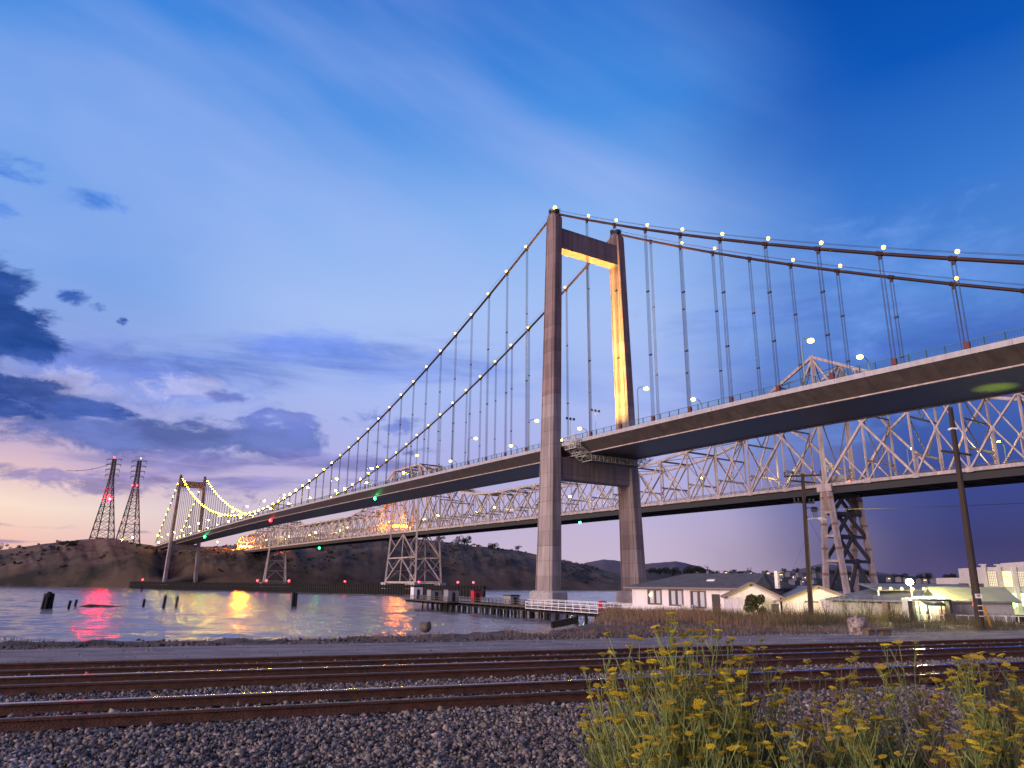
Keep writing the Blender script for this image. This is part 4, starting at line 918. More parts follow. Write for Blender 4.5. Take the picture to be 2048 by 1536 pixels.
# broken piles standing in the water
def pile(x, y, top, r, label, lean=0., double=False):
    T = MB(); n = 8; T.sm = False
    zz = [-4, 0, top * .6, top]; T.tube([(x + lean * (z - WATER), y, z) for z in zz], [r * 1.05, r, r * .97, r * .9], n)
    if double: T.tube([(x + .75 + lean * (z - WATER), y + .3, z) for z in zz[:3] + [top - .3]], [r, r, r * .95, r * .9], n)
    tag(T.build('water_pile', m_pile), label, 'pile', 'old timber piles standing in the water')
def wpt(px, py): x, y, z = sight(px, py, 1.); k = (WATER - EYE) / (z - EYE); return x * k, k
for px, py, ty, r, lb, le, db in [(101, 1216, 1196, .30, 'thin leaning pile just right of the thick dolphin', .12, False), (137, 1217, 1201, .36, 'short leaning pile, left one of a pair left of the floating log', .1, False), (150, 1213, 1199, .34, 'short leaning pile, right one of a pair left of the floating log', .1, False), (286, 1215, 1198, .38, 'pile at the right end of the floating log', .06, False), (327, 1215, 1191, .42, 'tall slim pile between the log and its neighbour', .05, False), (352, 1214, 1193, .38, 'tall slim pile, right one of the two tall ones', .05, False), (585, 1214, 1184, .50, 'double pile standing alone in mid-water', .0, True), (283, 1184, 1172, .5, 'dark marker pile standing before the distant tower foot', 0, False)]:
    x, y = wpt(px, py); pile(x, y, sight(px, ty, y)[2], r, lb, le, db)
for px, py, ty, lb in [(1046, 1236, 1218, 'broken pile nearest the bank, left one of three'), (1066, 1236, 1216, 'broken pile nearest the bank, middle one of three'), (1092, 1242, 1216, 'thick broken pile nearest the bank, right one of three')]:
    x, y = wpt(px, py); pile(x, y, sight(px, ty, y)[2], .42, lb)
x, y = wpt(92, 1218); T = empty('mooring_dolphin', (x, y, WATER), 'thick dark mooring dolphin with a wider cap in the water', 'dolphin')
mb = MB()
for a in range(7): mb.tube([(x + 1.2 * math.cos(a), y + 1.2 * math.sin(a), -4), (x + .25 + .85 * math.cos(a), y + .85 * math.sin(a), 1.9)], .42, 7)
mb.build('pile_cluster', m_pile, T); mb = MB(); mb.tube([(x + .25, y, 1.5), (x + .25, y, 2.5)], [1.35, 1.25], 10); mb.tube([(x + .25, y, 2.5), (x + .3, y, 2.9)], [.7, .5], 8); mb.build('cap', m_pile, T)
x, y = wpt(160, 1214); x2, y2 = wpt(286, 1216); mb = MB(); mb.tube([(x, y, WATER), (x + 3, y, WATER + .28), (x + 5.5, y + .2, WATER + .22), (x2, y2, WATER - .02)], [.3, .55, .4, .12], 8); tag(mb.build('floating_log', m_pile), 'long dark log floating low among the piles', 'log')

# timber pier and its sheds
def PR(a, b, z): return (27.9 - .43 * a - .90 * b, 127.5 + .90 * a - .43 * b, z)   # a: out along the pier, b: toward the left
prot = math.atan2(.90, -.43)
pier = empty('timber_pier', PR(60, 0, WATER), 'dark timber pier on many piles reaching out beside the concrete tower', 'pier')
def pbox(mb, a0, a1, b0, b1, z0, z1): mb.prism([PR(a, b, 0)[:2] for a, b in ((a0, b0), (a0, b1), (a1, b1), (a1, b0))][::-1], z0, z1)
mb = MB(); pbox(mb, 0, 131, -2.6, 2.6, .95, 1.3); pbox(mb, 92, 131, 2.61, 6, .94, 1.29); pbox(mb, 92, 131, -3.4, -2.61, .7, 1.1); mb.build('deck_planks', m_wood, pier)
mb = MB()
for a in np.arange(1, 131, 4.):
    mb.bar(PR(a, -3, .65), PR(a, 3, .65), .4, .45)
    if a > 92: mb.bar(PR(a, 3, .65), PR(a, 6.2, .65), .4, .45)
for b in (-2.4, 0, 2.4): mb.bar(PR(0, b, .3), PR(131, b, .3), .3, .3)
mb.build('cap_beams', m_pile, pier); k = 0
for a in np.arange(1, 131, 4.):
    for b in (-2.5, .2, 2.5) + ((4.2, 5.8) if a > 92 else ()):
        k += 1
        if k > 100: continue
        m1 = MB(); h = random.uniform(-.2, .2); m1.tube([PR(a + h, b + h, -4), PR(a, b, .5)], .27, 7); m1.build('pile', m_pile if random.random() < .7 else m_wood, pier)
mb = MB()
for b in (-2.6, 2.6):
    for a in np.arange(50, 131, 2.4): mb.bar(PR(a, b, 1.3), PR(a, b, 2.5), .12)
    for z in (1.9, 2.45): mb.bar(PR(50, b, z), PR(131, b, z), .1)
for a in np.arange(92, 131, 2.4): mb.bar(PR(a, 6, 1.3), PR(a, 6, 2.5), .12)
for z in (1.9, 2.45): mb.bar(PR(92, 6, z), PR(131, 6, z), .1); mb.bar(PR(131, -2.6, z), PR(131, 6, z), .1)
mb.build('railing', m_wood, pier)
mb = MB()
for b in (-2.6, 2.6):
    for a in np.arange(0, 51, 3.): mb.bar(PR(a, b, 1.3), PR(a, b, 2.7), .10)
    for z in (1.95, 2.7): mb.bar(PR(0, b, z), PR(50, b, z), .09)
mb.build('white_railing', m_white, pier)
mb = MB()
for a in np.arange(18, 50, 3.): mb.bar(PR(a, 4.2, .8), PR(a, 4.2, 2.3), .12); mb.bar(PR(a, 2.6, 1.2), PR(a, 4.2, 1.0), .12)
for z in (.95, 1.6, 2.3): mb.bar(PR(18, 4.2, z), PR(48, 4.2, z), .13)
mb.build('walkway_truss', m_white, pier)
def shed_on_pier(a, b, la, lb_, h, m_, label, roof=m_black, extra=None):
    T = empty('pier_shed', PR(a, b, 1.3), label, 'shed', 'small huts on the timber pier')
    mb = MB(); pbox(mb, a - la / 2, a + la / 2, b - lb_ / 2, b + lb_ / 2, 1.31, 1.3 + h); mb.build('wall', m_, T)
    mb = MB(); pbox(mb, a - la / 2 - .2, a + la / 2 + .2, b - lb_ / 2 - .2, b + lb_ / 2 + .2, 1.3 + h, 1.5 + h); mb.build('roof', roof, T)
    mb = MB(); pbox(mb, a - la / 2 - .04, a - la / 2 - .005, b - .5, b + .4, 1.33, 1.3 + h * .8); mb.build('door', m_black, T)
    return T
m_grey = mat('grey_siding', (.24, .23, .24), .8, var=.15, vscale=2); m_redp = mat('red_paint', (.45, .02, .035), .5)
shed_on_pier(127, 3.2, 3.2, 3.0, 3.6, m_white, 'white hut near the outer end of the pier'); shed_on_pier(110, 3.4, 3.6, 3.4, 2.9, m_grey, 'grey flat-roofed hut, second from the outer end of the pier'); shed_on_pier(96, 3.4, 3.6, 3.2, 3.0, m_grey, 'grey flat-roofed hut in the middle of the pier', mat('dark_roof', (.05, .05, .055), .8)); shed_on_pier(84, 1, 2.2, 2.0, 3.0, m_redp, 'small red hut on the pier by the grey one', m_black); shed_on_pier(66, -1, 4.0, 2.4, 2.0, m_grey, 'low grey hut behind the white pier railing'); 

T = empty('red_cabinet', PR(26, -2.2, 1.3), 'small red cabinet standing on the landward end of the pier', 'cabinet')
mb = MB(); pbox(mb, 25.4, 26.6, -2.4, -1.4, 1.31, 3.0); mb.build('body', m_redp, T); mb = MB(); pbox(mb, 25.2, 25.38, -2.2, -1.6, 1.5, 2.8); mb.build('door', m_white, T)
# ================================================================ HOUSES, SHEDS, POLES
m_siding = mat('white_lap_siding', (.86, .78, .77), .75, col2=(.70, .60, .58), vscale=.9, thr=(.28, .5), stretch=(1, 1, .3))
t_ = m_siding.node_tree; b_ = t_.nodes['Principled BSDF']; wv = t_.nodes.new('ShaderNodeTexWave'); wv.bands_direction = 'Z'; wv.wave_profile = 'SAW'; wv.inputs['Scale'].default_value = 1.35
g_ = t_.nodes.new('ShaderNodeNewGeometry'); t_.links.new(g_.outputs['Position'], wv.inputs['Vector']); bp_ = t_.nodes.new('ShaderNodeBump'); bp_.inputs['Strength'].default_value = .6; bp_.inputs['Distance'].default_value = .05
t_.links.new(wv.outputs['Fac'], bp_.inputs['Height']); t_.links.new(bp_.outputs[0], b_.inputs['Normal'])
m_roof = mat('grey_shingle_roof', (.085, .085, .095), .9, var=.25, vscale=1.6, bump=.5, bscale=5)
m_roofm = mat('weathered_metal_roof', (.17, .18, .195), .55, var=.2, vscale=.6, bump=.2, bscale=3, stretch=(1, .2, 1))
m_trim = mat('window_trim', (.22, .15, .13), .7); m_glass = mat('window_glass', (.06, .07, .09), .06); m_curt = mat('curtain', (.50, .50, .54), .8)
class Loc:   # local frame on the ground: x along the front, y away from the viewer
    def __init__(s, ox, oy, oz, ang): s.o = (ox, oy, oz); s.c, s.s = math.cos(ang), math.sin(ang); s.a = ang
    def __call__(s, x, y, z): return (s.o[0] + x * s.c - y * s.s, s.o[1] + x * s.s + y * s.c, s.o[2] + z)
    def box(s, mb, x0, x1, y0, y1, z0, z1): mb.prism([s(*p, 0)[:2] for p in ((x0, y0), (x1, y0), (x1, y1), (x0, y1))], s.o[2] + z0, s.o[2] + z1)
def window(T, F, x, z, w, h, lit=False, curtain=True, n=2):
    mb = MB(); d = .09
    for a, b, c, e in ((x - d, x + w + d, z - d, z), (x - d, x + w + d, z + h, z + h + d), (x - d, x, z, z + h), (x + w, x + w + d, z, z + h), *[(x + w * k / n - .04, x + w * k / n + .04, z, z + h) for k in range(1, n)]): F.box(mb, a, b, -.09, -.004, c, e)
    fr = mb.build('window', m_trim, T)
    mb = MB(); F.box(mb, x + .002, x + w - .002, -.035, -.006, z + .002, z + h - .002); mb.build('pane', m_winlit if lit == 'all' else m_glass, fr)
    if curtain:
        mb = MB()
        for k in range(n): F.box(mb, x + w * (k + .30) / n, x + w * (k + .88) / n, -.050, -.037, z + .08, z + h - .06)
        mb.build('curtain', m_curt, fr)
    if lit is True: mb = MB(); mb.ball(F(x + w * .2, -.10, z + h * .65), .13, 8, 5, 1.4); mb.build('lit_bulb', emis('warm_bulb', (1, .78, .3), 14), fr)
# main bungalow
HA = math.atan2(79.0 - 88.0, 22.6 - 14.2); H = Loc(14.2, 88.0, 3.25, HA); HLn = 15.0
house = empty('bungalow', H(7, 3, 0), 'long white bungalow with a dark hipped roof beside the water', 'house')
mb = MB(); H.box(mb, 0, HLn, 0, 9, -.4, 2.62); mb.build('wall', m_siding, house)
mb = MB(); e = .65; P = [H(-e, -e, 2.62), H(HLn + e, -e, 2.62), H(HLn + e, 9 + e, 2.62), H(-e, 9 + e, 2.62), H(4.6, 4.5, 4.15), H(HLn - .6, 4.5, 4.15)]
P2 = [(x, y, z - .14) for x, y, z in P[:4]]
mb.poly(P + P2, [(0, 1, 5, 4), (1, 2, 5), (2, 3, 4, 5), (3, 0, 4), (6, 7, 1, 0), (7, 8, 2, 1), (8, 9, 3, 2), (9, 6, 0, 3), (9, 8, 7, 6)]); rf = mb.build('roof', m_roof, house)
mb = MB(); H.box(mb, -e - .05, HLn + e + .05, -e - .1, -e - .003, 2.44, 2.6); mb.build('gutter', m_trim, house)
mb = MB(); mb.loft([[H(x, y, z) for x, y, z in ((9.0, 1.6, 3.2), (9.9, 1.6, 3.2), (9.9, 2.0, 3.32), (9.0, 2.0, 3.32))], [H(x, y, z) for x, y, z in ((9.0, 1.6, 3.4), (9.9, 1.6, 3.4), (9.9, 2.0, 3.52), (9.0, 2.0, 3.52))]]); mb.build('skylight', m_white, rf)
mb = MB(); H.box(mb, HLn + 1.2, HLn + 1.55, 3, 3.4, 2.6, 4.35); mb.build('vent_stack', m_siding, house)
window(house, H, 2.3, .78, 1.75, 1.5, lit=True); window(house, H, 5.2, .70, 1.7, 1.6); window(house, H, 8.0, .55, 1.75, 1.65)
mb = MB(); H.box(mb, 10.55, 11.5, -.06, -.003, 0, 1.95); mb.build('door', mat('dark_door', (.035, .025, .022), .6), house)
mb = MB(); H.box(mb, 11.6, HLn, -.03, -.002, .2, 1.2); 
mb = MB()
for x in np.arange(-.3, 7.2, .8): mb.bar(H(x, -1.5, -.2), H(x, -1.5, .62), .08)
for z in (.25, .62): mb.bar(H(-.4, -1.5, z), H(7.2, -1.5, z), .08)
H.box(mb, -.4, 7.2, -1.46, -1.40, -.25, .5)
tag(mb.build('porch_fence', m_white), 'low white board fence in front of the bungalow windows', 'fence')
mb = MB()
for x in (7.9, 8.5, 9.1): mb.bar(H(x, -1.6, 0), H(x, -1.6, .75), .06)
for x in (7.9, 9.1): mb.bar(H(x, -1.1, 0), H(x, -1.1, .75), .06)
mb.bar(H(7.9, -1.6, .4), H(9.1, -1.6, .4), .06); H.box(mb, 7.8, 9.2, -1.7, -1.0, .75, .8)
tag(mb.build('garden_table', m_white), 'small white slatted table below the third bungalow window', 'table')
# gabled sheds
def gable(name, label, F, w, dpt, hw, hr, wallm, roofm, over=.3):
    T = empty(name, F(w / 2, dpt / 2, 0), label, 'shed')
    mb = MB(); A = [(0, -.6), (w, -.6), (w, hw), (w / 2, hr), (0, hw)]
    mb.loft([[F(x, 0, z) for x, z in A], [F(x, dpt, z) for x, z in A]][::-1]); mb.build('wall', wallm, T)
    mb = MB(); sl = (hr - hw) / (w / 2); o = over
    for s in (0, 1):
        xa = -o if s == 0 else w + o; za = hw - sl * o
        q = [(xa, za + .03), (w / 2, hr + .03), (w / 2, hr + .17), (xa, za + .17)]
        if s: q = q[::-1]
        mb.loft([[F(x, -o, z) for x, z in q], [F(x, dpt + o, z) for x, z in q]][::-1])
    mb.build('roof', roofm, T); mb = MB()
    for s in (0, 1):
        xa = -o if s == 0 else w + o; mb.bar(F(xa, -o - .03, hw - sl * o + .08), F(w / 2, -o - .03, hr + .1), .06, .2)
    mb.build('barge_board', m_trim, T); return T
S1 = Loc(20.9, 73.6, 3.3, R(-14)); sh1 = gable('gabled_shed', 'white shed with a grey gable roof behind the round bush', S1, 5.0, 11, 1.75, 2.95, m_siding, m_roofm)
mb = MB(); S1.box(mb, 4.25, 4.95, -.07, -.004, .35, 1.15); mb.build('vent', mat('vent_grille', (.16, .13, .13), .8), sh1)
S2 = Loc(25.9, 72.2, 3.2, R(-14)); sh2 = gable('gabled_shed', 'wider white shed with sagging grey roof behind the utility pole', S2, 6.6, 13, 1.55, 2.8, m_siding, m_roofm)
mb = MB(); S2.box(mb, 2.1, 3.1, -.06, -.004, -.2, 1.4); mb.build('door', m_siding, sh2); mb = MB(); S2.box(mb, 2.0, 3.2, -.09, -.005, 1.42, 1.55); mb.build('door_hood', m_trim, sh2)
# long net store running toward the lit kiosk
S3 = Loc(30.0, 70.5, 3.15, math.atan2(-9.8, 4.6)); L3 = 10.6
store = empty('net_store', S3(5, 2, 0), 'long pale shed with a shallow grey roof lit by the yard lamp', 'shed')
mb = MB(); S3.box(mb, 0, L3, 0, 6, -.5, 1.75); mb.build('wall', mat('pale_green_board', (.40, .40, .32), .8, var=.2, vscale=1.5), store)
mb = MB(); q = [(-.5, 1.70), (6.4, 2.75), (6.4, 2.9), (-.5, 1.85)]; mb.loft([[S3(x, y, z) for y, z in q] for x in (-.4, L3 + .4)][::-1]); mb.build('roof', m_roofm, store)
mb = MB()
for x in np.arange(.4, L3, .8): mb.bar(S3(x, -.5, 1.6), S3(x, .1, 1.68), .08)
mb.build('rafter_tails', m_trim, store)
mb = MB(); S3.box(mb, 5.6, 6.1, -.5, -.42, -.4, 1.6); mb.build('corner_post', m_trim, store)
def lampflood(loc, energy, col, name, aim, size=150):
    ld = bpy.data.lights.new(name, 'POINT'); ld.energy = energy; ld.color = col; ld.shadow_soft_size = .25
    lo = bpy.data.objects.new(name, ld); COL.objects.link(lo); lo.location = loc; return lo
yx, yy, yz = 32.7, 61.6, 6.6
Yd = empty('yard_light', (yx, yy, 3.1), 'very bright yellow yard light on a post at the end of the sheds', 'yard light')
mb = MB(); mb.tube([(yx, yy, 3.0), (yx, yy, 6.5)], .07, 6); mb.bar((yx, yy, 6.45), (yx - .25, yy - .35, 6.6), .07); mb.build('post', m_trim, Yd)
b4 = MB(); b4.ball((yx - .3, yy - .45, 6.5), .30, 10, 6, .8); b4.build('lamp_head', emis('yard_lamp_light', (1, .88, .32), 160), Yd)
l1 = lampflood((yx - .3, yy - .9, 6.75), 7500, (1, .84, .22), 'yard_glow', None)
# lit kiosk gate
K = Loc(31.1, 58.5, 3.1, R(-8)); kio = empty('ticket_kiosk', K(1.2, .6, 0), 'brightly lit small kiosk with a dark awning and posters', 'kiosk')
m_kio = mat('kiosk_white_board', (.72, .72, .60), .7)
mb = MB(); K.box(mb, 0, 2.7, .9, 2.4, 0, 2.15); mb.build('wall', m_kio, kio)
mb = MB(); K.box(mb, -.1, .12, 0, .9, 0, 1.95); K.box(mb, 2.55, 2.75, 0, .9, 0, 1.95); K.box(mb, .95, 1.05, 0, .1, 0, 1.7); K.box(mb, -.1, 2.75, .02, .1, 1.96, 2.1); K.box(mb, 2.05, 2.13, .3, .4, 0, 1.7); K.box(mb, .1, 2.5, .86, .895, .42, .5); K.box(mb, .66, .74, .86, .895, 0, 1.9); mb.build('post', m_black, kio)
mb = MB(); mb.loft([[K(x, y, z) for y, z in ((-.45, 1.62), (.95, 2.02), (.95, 2.16), (-.45, 1.76))] for x in (.75, 2.1)][::-1]); mb.build('awning', mat('dark_awning', (.02, .025, .03), .7), kio)
for i, (x0, x1, z0_, z1_, c) in enumerate([(.12, .62, .55, 1.25, (.35, .45, .50)), (2.1, 2.5, .5, 1.35, (.55, .25, .22)), (1.15, 1.35, .9, 1.2, (.05, .05, .06)), (1.5, 1.95, .55, 1.3, (.62, .60, .50))]):
    mb = MB(); K.box(mb, x0, x1, .85, .897, z0_, z1_); mb.build('poster', mat('poster_%d' % i, c, .6), kio)
mb = MB(); K.box(mb, .2, 2.5, .4, .7, 2.18, 2.26); mb.build('light_box', emis('kiosk_light', (1, .93, .55), 9), kio)
lampflood(K(1.5, .2, 1.85), 300, (1, .92, .50), 'kiosk_glow', None); lampflood(K(.5, -.6, 1.5), 170, (1, .9, .45), 'kiosk_glow', None)
mb = MB()
for x in np.arange(-.4, 8.5, .85): mb.bar(K(x + .4, -.9 - x * .02, -.1), K(x + .4, -.9 - x * .02, .98), .06)
for z in (.5, .98): mb.bar(K(0, -.9, z), K(8.6, -1.1, z), .06)
tag(mb.build('white_railing', m_white), 'thin white pipe railing in front of the lit kiosk', 'railing')
mb = MB(); K.box(mb, 1.7, 2.5, -1.0, -.2, 0, 1.05); tag(mb.build('crate_bin', m_wood), 'brown wooden bin standing before the lit kiosk', 'bin')
# gantry roof with a row of small floats behind the kiosk
G = Loc(33.0, 68, 3.2, R(-4)); gr = empty('boat_canopy', G(4, 2, 0), 'long low canopy edged with a row of white floats behind the kiosk', 'canopy')
mb = MB(); mb.loft([[G(x, y, z) for y, z in ((0, 2.55), (4, 3.1), (4, 3.22), (0, 2.67))] for x in (0, 9.5)][::-1]); mb.build('roof', m_roofm, gr)
mb = MB()
for x in np.arange(.2, 9.4, .95): mb.ball(G(x, -.2, 2.75), .17, 8, 5)
mb.build('floats', m_white, gr); mb = MB()
for x in (0.1, 3.1, 6.2, 9.3): mb.bar(G(x, 0, -.5), G(x, 0, 2.6), .12)
for z in (1.5, 1.95): mb.bar(G(0, 0, z), G(9.4, 0, z), .08)
mb.build('post', m_white, gr)
mb = MB()
for x in np.arange(.5, 4.6, .32): mb.tube([G(x + .28 * math.cos(a), -.9, 1.55 + .36 * math.sin(a)) for a in np.linspace(0, 2 * math.pi, 11)], .035, 4, False)
tag(mb.build('hose_coil', m_white), 'pale coiled hose hanging above the kiosk roof', 'hose')
# grey dockside shed
D = Loc(34.6, 60.6, 2.9, R(-15)); dk = empty('dock_shed', D(3, 2, 0), 'plain grey dockside shed right of the lit kiosk', 'shed')
m_dk = mat('grey_sheet_wall', (.30, .29, .30), .7, var=.1, vscale=1.2)
mb = MB(); D.box(mb, 0, 4.9, 0, 5, -2, 2.05); mb.build('wall', m_dk, dk)
mb = MB(); D.box(mb, 1.3, 2.5, -.05, -.004, .0, 2.0); mb.build('door', mat('grey_door', (.20, .20, .225), .6), dk)
mb = MB(); mb.loft([[D(x, y, z) for y, z in ((-.5, 2.06), (2.5, 3.1), (5.4, 2.06), (5.4, 2.2), (2.5, 3.25), (-.5, 2.2))] for x in (-.4, 5.3)][::-1]); mb.build('roof', m_roofm, dk)
# red-topped post, yellow stake, poles
P0 = (34.0, 55.5); T = empty('marker_post', (*P0, 3.2), 'grey post topped by a red cone beside the kiosk', 'marker post')
mb = MB(); mb.tube([(P0[0] + .75, P0[1], 3.0), (P0[0], P0[1], 4.75)], .09, 7); mb.build('post', mat('grey_post', (.2, .2, .2), .7), T)
mb = MB(); mb.tube([(P0[0], P0[1], 4.75), (P0[0], P0[1], 4.85), (P0[0] - .05, P0[1], 5.45)], [.22, .2, .07], 9); mb.build('cone', m_redp, T)
P0 = sight(1985, 1255, 49); mb = MB(); mb.bar((P0[0] + .05, 49, 3.2), (P0[0] - .38, 49, 4.95), .16, .07); mb.box((P0[0] - .26, 48.94, 4.55), (.1, .03, .35)); tag(mb.build('gas_marker', mat('yellow_plastic', (.55, .26, .02), .5)), 'tall leaning yellow marker stake right of the thick pole', 'marker stake')
def polepath(p0, p1, n=6): return [tuple(np.array(p0) + (np.array(p1) - np.array(p0)) * k / n) for k in range(n + 1)]
m_polew = mat('pole_timber', (.040, .027, .021), .9, var=.4, vscale=1.4, bump=.5, bscale=8, stretch=(1, 1, .15))
def arm(mb, c, half, ang, z, sag=0): mb.bar((c[0] - half * math.cos(ang), c[1] - half * math.sin(ang), z), (c[0] + half * math.cos(ang), c[1] + half * math.sin(ang), z), .12, .14)
a0 = sight(1622, 1232, 60.); a1 = sight(1605, 948, 60.)
T = empty('utility_pole', (a0[0], a0[1], 3.3), 'utility pole with three crossarms and an unlit lamp behind the white shed', 'utility pole')
mb = MB(); mb.tube(polepath((a0[0], a0[1], 3.0), a1), list(np.linspace(.22, .15, 7)), 8); mb.build('pole', m_polew, T)
def on(z): k = (z - a0[2]) / (a1[2] - a0[2]); return (a0[0] + (a1[0] - a0[0]) * k, a0[1], z)
mb = MB(); arm(mb, on(a1[2] - .15), 1.45, R(-20), a1[2] - .15); mb.build('crossarm', m_polew, T); mb = MB(); arm(mb, on(a1[2] - .6), 1.3, R(25), a1[2] - .65); mb.build('crossarm', m_polew, T)
zc = sight(1608, 1005, 60)[2]; mb = MB(); arm(mb, on(zc), .95, R(15), zc); mb.build('crossarm', m_polew, T)
mb = MB()
for c, hf, an, z in ((on(a1[2]), 1.45, R(-20), a1[2]), (on(zc), .95, R(15), zc + .12)):
    for k in (-.95, -.55, .55, .95): mb.tube([(c[0] + hf * k * math.cos(an), c[1] + hf * k * math.sin(an), z - .05), (c[0] + hf * k * math.cos(an), c[1] + hf * k * math.sin(an), z + .22)], [.05, .07], 6)
mb.build('insulators', m_black, T)
zt_ = sight(1620, 1016, 60)[2]; mb = MB(); c = on(zt_); mb.tube([(c[0] + .55, c[1] - .1, zt_ - .12), (c[0] + .95, c[1] - .1, zt_ - .12)], .22, 8); mb.bar((c[0], c[1], zt_), (c[0] + .6, c[1] - .1, zt_), .07)
for q in (.6, .75, .9): mb.tube([(c[0] + q, c[1] - .1, zt_ - .3), (c[0] + q + .05, c[1] - .1, zt_ - .75)], .03, 4)
mb.build('cable_splice_box', m_black, T)
zl = sight(1614, 1040, 60)[2]; c = on(zl); mb = MB(); mb.tube([(c[0], c[1], zl), (c[0] + .55, c[1] - .2, zl + .14), (c[0] + .95, c[1] - .3, zl + .1)], .035, 5); mb.tube([(c[0] + .9, c[1] - .3, zl + .1), (c[0] + 1.2, c[1] - .35, zl + .08), (c[0] + 1.55, c[1] - .45, zl - .02)], [.08, .14, .06], 6); mb.build('lamp_arm', m_gantry, T)
b0 = sight(1961, 1256, 46.); b1 = sight(1900, 815, 46.)
T2 = empty('utility_pole', (b0[0], b0[1], 3.4), 'thick tall dark timber pole with one crossarm nearest the tracks', 'utility pole')
mb = MB(); mb.tube(polepath((b0[0], b0[1], 3.0), b1, 8), list(np.linspace(.25, .145, 9)), 9); mb.build('pole', m_polew, T2)
def on2(z): k = (z - b0[2]) / (b1[2] - b0[2]); return (b0[0] + (b1[0] - b0[0]) * k, b0[1], z)
z = sight(1912, 906, 46)[2]; c = on2(z); mb = MB(); mb.bar((c[0] - .95, c[1], z + .12), (c[0] + .95, c[1], z - .12), .11, .13); mb.build('crossarm', m_polew, T2)
z = sight(1908, 858, 46)[2]; c = on2(z); mb = MB(); mb.box((c[0], c[1], z), (.42, .42, .10)); mb.build('white_band', m_white, T2)
z = sight(1956, 1192, 46)[2]; c = on2(z); mb = MB(); mb.box((c[0] - .02, c[1] - .27, z), (.40, .03, .26)); s_ = mb.build('sign_plate', m_white, T2); mb = MB(); mb.poly([(c[0] - .16, c[1] - .29, z + .08), (c[0] + .12, c[1] - .29, z + .08), (c[0] - .02, c[1] - .29, z - .08)], [(0, 2, 1)]); mb.build('triangle_mark', mat('sign_brown', (.30, .16, .12), .6), s_)
for py in (1211, 1221, 1232): z = sight(1960, py, 46)[2]; c = on2(z); mb = MB(); mb.box((c[0], c[1] - .26, z), (.28, .03, .045)); mb.build('pole_tag', m_white, T2)
def wire(a, b, sag, r, label):
    pts = []
    for k in np.linspace(0, 1, 25): p = np.array(a) * (1 - k) + np.array(b) * k; p[2] -= sag * 4 * k * (1 - k); pts.append(tuple(p))
    mb = MB(); mb.tube(pts, r, 4); tag(mb.build('overhead_wire', m_black), label, 'wire')
wire((on(zt_)[0] + .95, 60, zt_ - .1), (62., 66., sight(2048, 1004, 66.)[2] + 1.2), .35, .020, 'dark overhead cable running right from the pole with three crossarms')
wire((on(zc)[0], 60, zc - .8), (on(zc)[0] + 4.4, 62, 4.4), .1, .012, 'thin guy wire slanting right from the pole with three crossarms')
wire((on(a1[2])[0] - .3, 60, zc - 3.0), (on(a1[2])[0] - 1.6, 64, 4.9), .2, .008, 'faint thin drop wire hanging left of the pole with three crossarms')
wire((-612., 1000., 151.), (-550., 1003., 163.), 4, .30, 'thin power line running left from the hilltop pylon')
for q, bx_ in (((-598., 1000.66, 0), 0), ((-578., 1001.6, 0), 1)):
    k = (q[0] + 612) / 62.; mb = MB(); mb.ball((q[0], q[1], 151 + 12 * k - 16 * k * (1 - k)), .8, 8, 5); tag(mb.build('wire_marker', m_black), ['round marker ball on the thin power line, further from the pylon', 'round marker ball on the thin power line, nearer the pylon'][bx_], 'marker ball')
# white industrial building at the right edge
B = Loc(107.2, 170, 1.2, R(-13)); fac = empty('factory_building', B(10, 5, 0), 'white industrial building with tall lit paned windows at the right edge', 'factory')
m_fac = mat('factory_stucco', (.58, .52, .50), .8, var=.1, vscale=.4)
mb = MB(); B.box(mb, 0, 26, 0, 16, -3, 9.6); mb.build('wall', m_fac, fac)
mb = MB()
for x in np.arange(0, 26, 3.05): B.box(mb, x - .4, x + .4, -.45, -.002, -3, 10.0); B.box(mb, x - .6, x + .6, -.5, .6, 10.0, 10.25)
B.box(mb, -.1, 26.1, -.25, -.003, 4.5, 4.9); mb.build('pilaster', m_fac, fac)
mb = MB()
for x in np.arange(3.05, 26, 3.05 * 4): pass
B.box(mb, 9.5, 26, -.2, 16, 9.602, 10.9); mb.build('parapet', m_fac, fac)
m_wl = emis('factory_window_light', (1, .80, .16), 2.2); m_wd = emis('dim_factory_window', (1, .74, .22), .40)
for i, x in enumerate(np.arange(.62, 24.5, 3.05)):
    mb = MB(); B.box(mb, x, x + 1.8, -.08, -.005, 5.4, 8.7); w_ = mb.build('window', m_wl if i in (1, 3, 4, 5, 7) else m_wd, fac); mb = MB()
    for k in range(6): mb.bar(B(x + 1.8 * k / 5, -.12, 5.4), B(x + 1.8 * k / 5, -.12, 8.7), .04)
    for k in range(7): mb.bar(B(x, -.12, 5.4 + 3.3 * k / 6), B(x + 1.8, -.12, 5.4 + 3.3 * k / 6), .04)
    mb.build('mullions', m_black, w_)
mb = MB(); B.box(mb, 4.2, 7.6, -.09, -.006, 1.2, 3.9); w_ = mb.build('loading_window', emis('cool_window', (.75, 1, .70), 1.5), fac); mb = MB(); mb.bar(B(4.2, -.14, 1.3), B(7.6, -.14, 3.8), .12); mb.bar(B(5.9, -.14, 1.2), B(5.9, -.14, 3.9), .1); mb.build('mullions', m_black, w_)
mb = MB(); B.box(mb, .6, 2.6, -.07, -.004, 2.2, 3.7); B.box(mb, 9.8, 12, -.07, -.004, 2.2, 3.7); mb.build('panel', mat('pink_panel', (.45, .36, .36), .8), fac)
B2 = Loc(100.5, 171, 1.2, R(-8)); an_ = empty('factory_annex', B2(3, 3, 0), 'low white annex with two dark square windows left of the industrial building', 'annex')
mb = MB(); B2.box(mb, 0, 7.2, 0, 9, -3, 7.2); mb.build('wall', m_fac, an_)
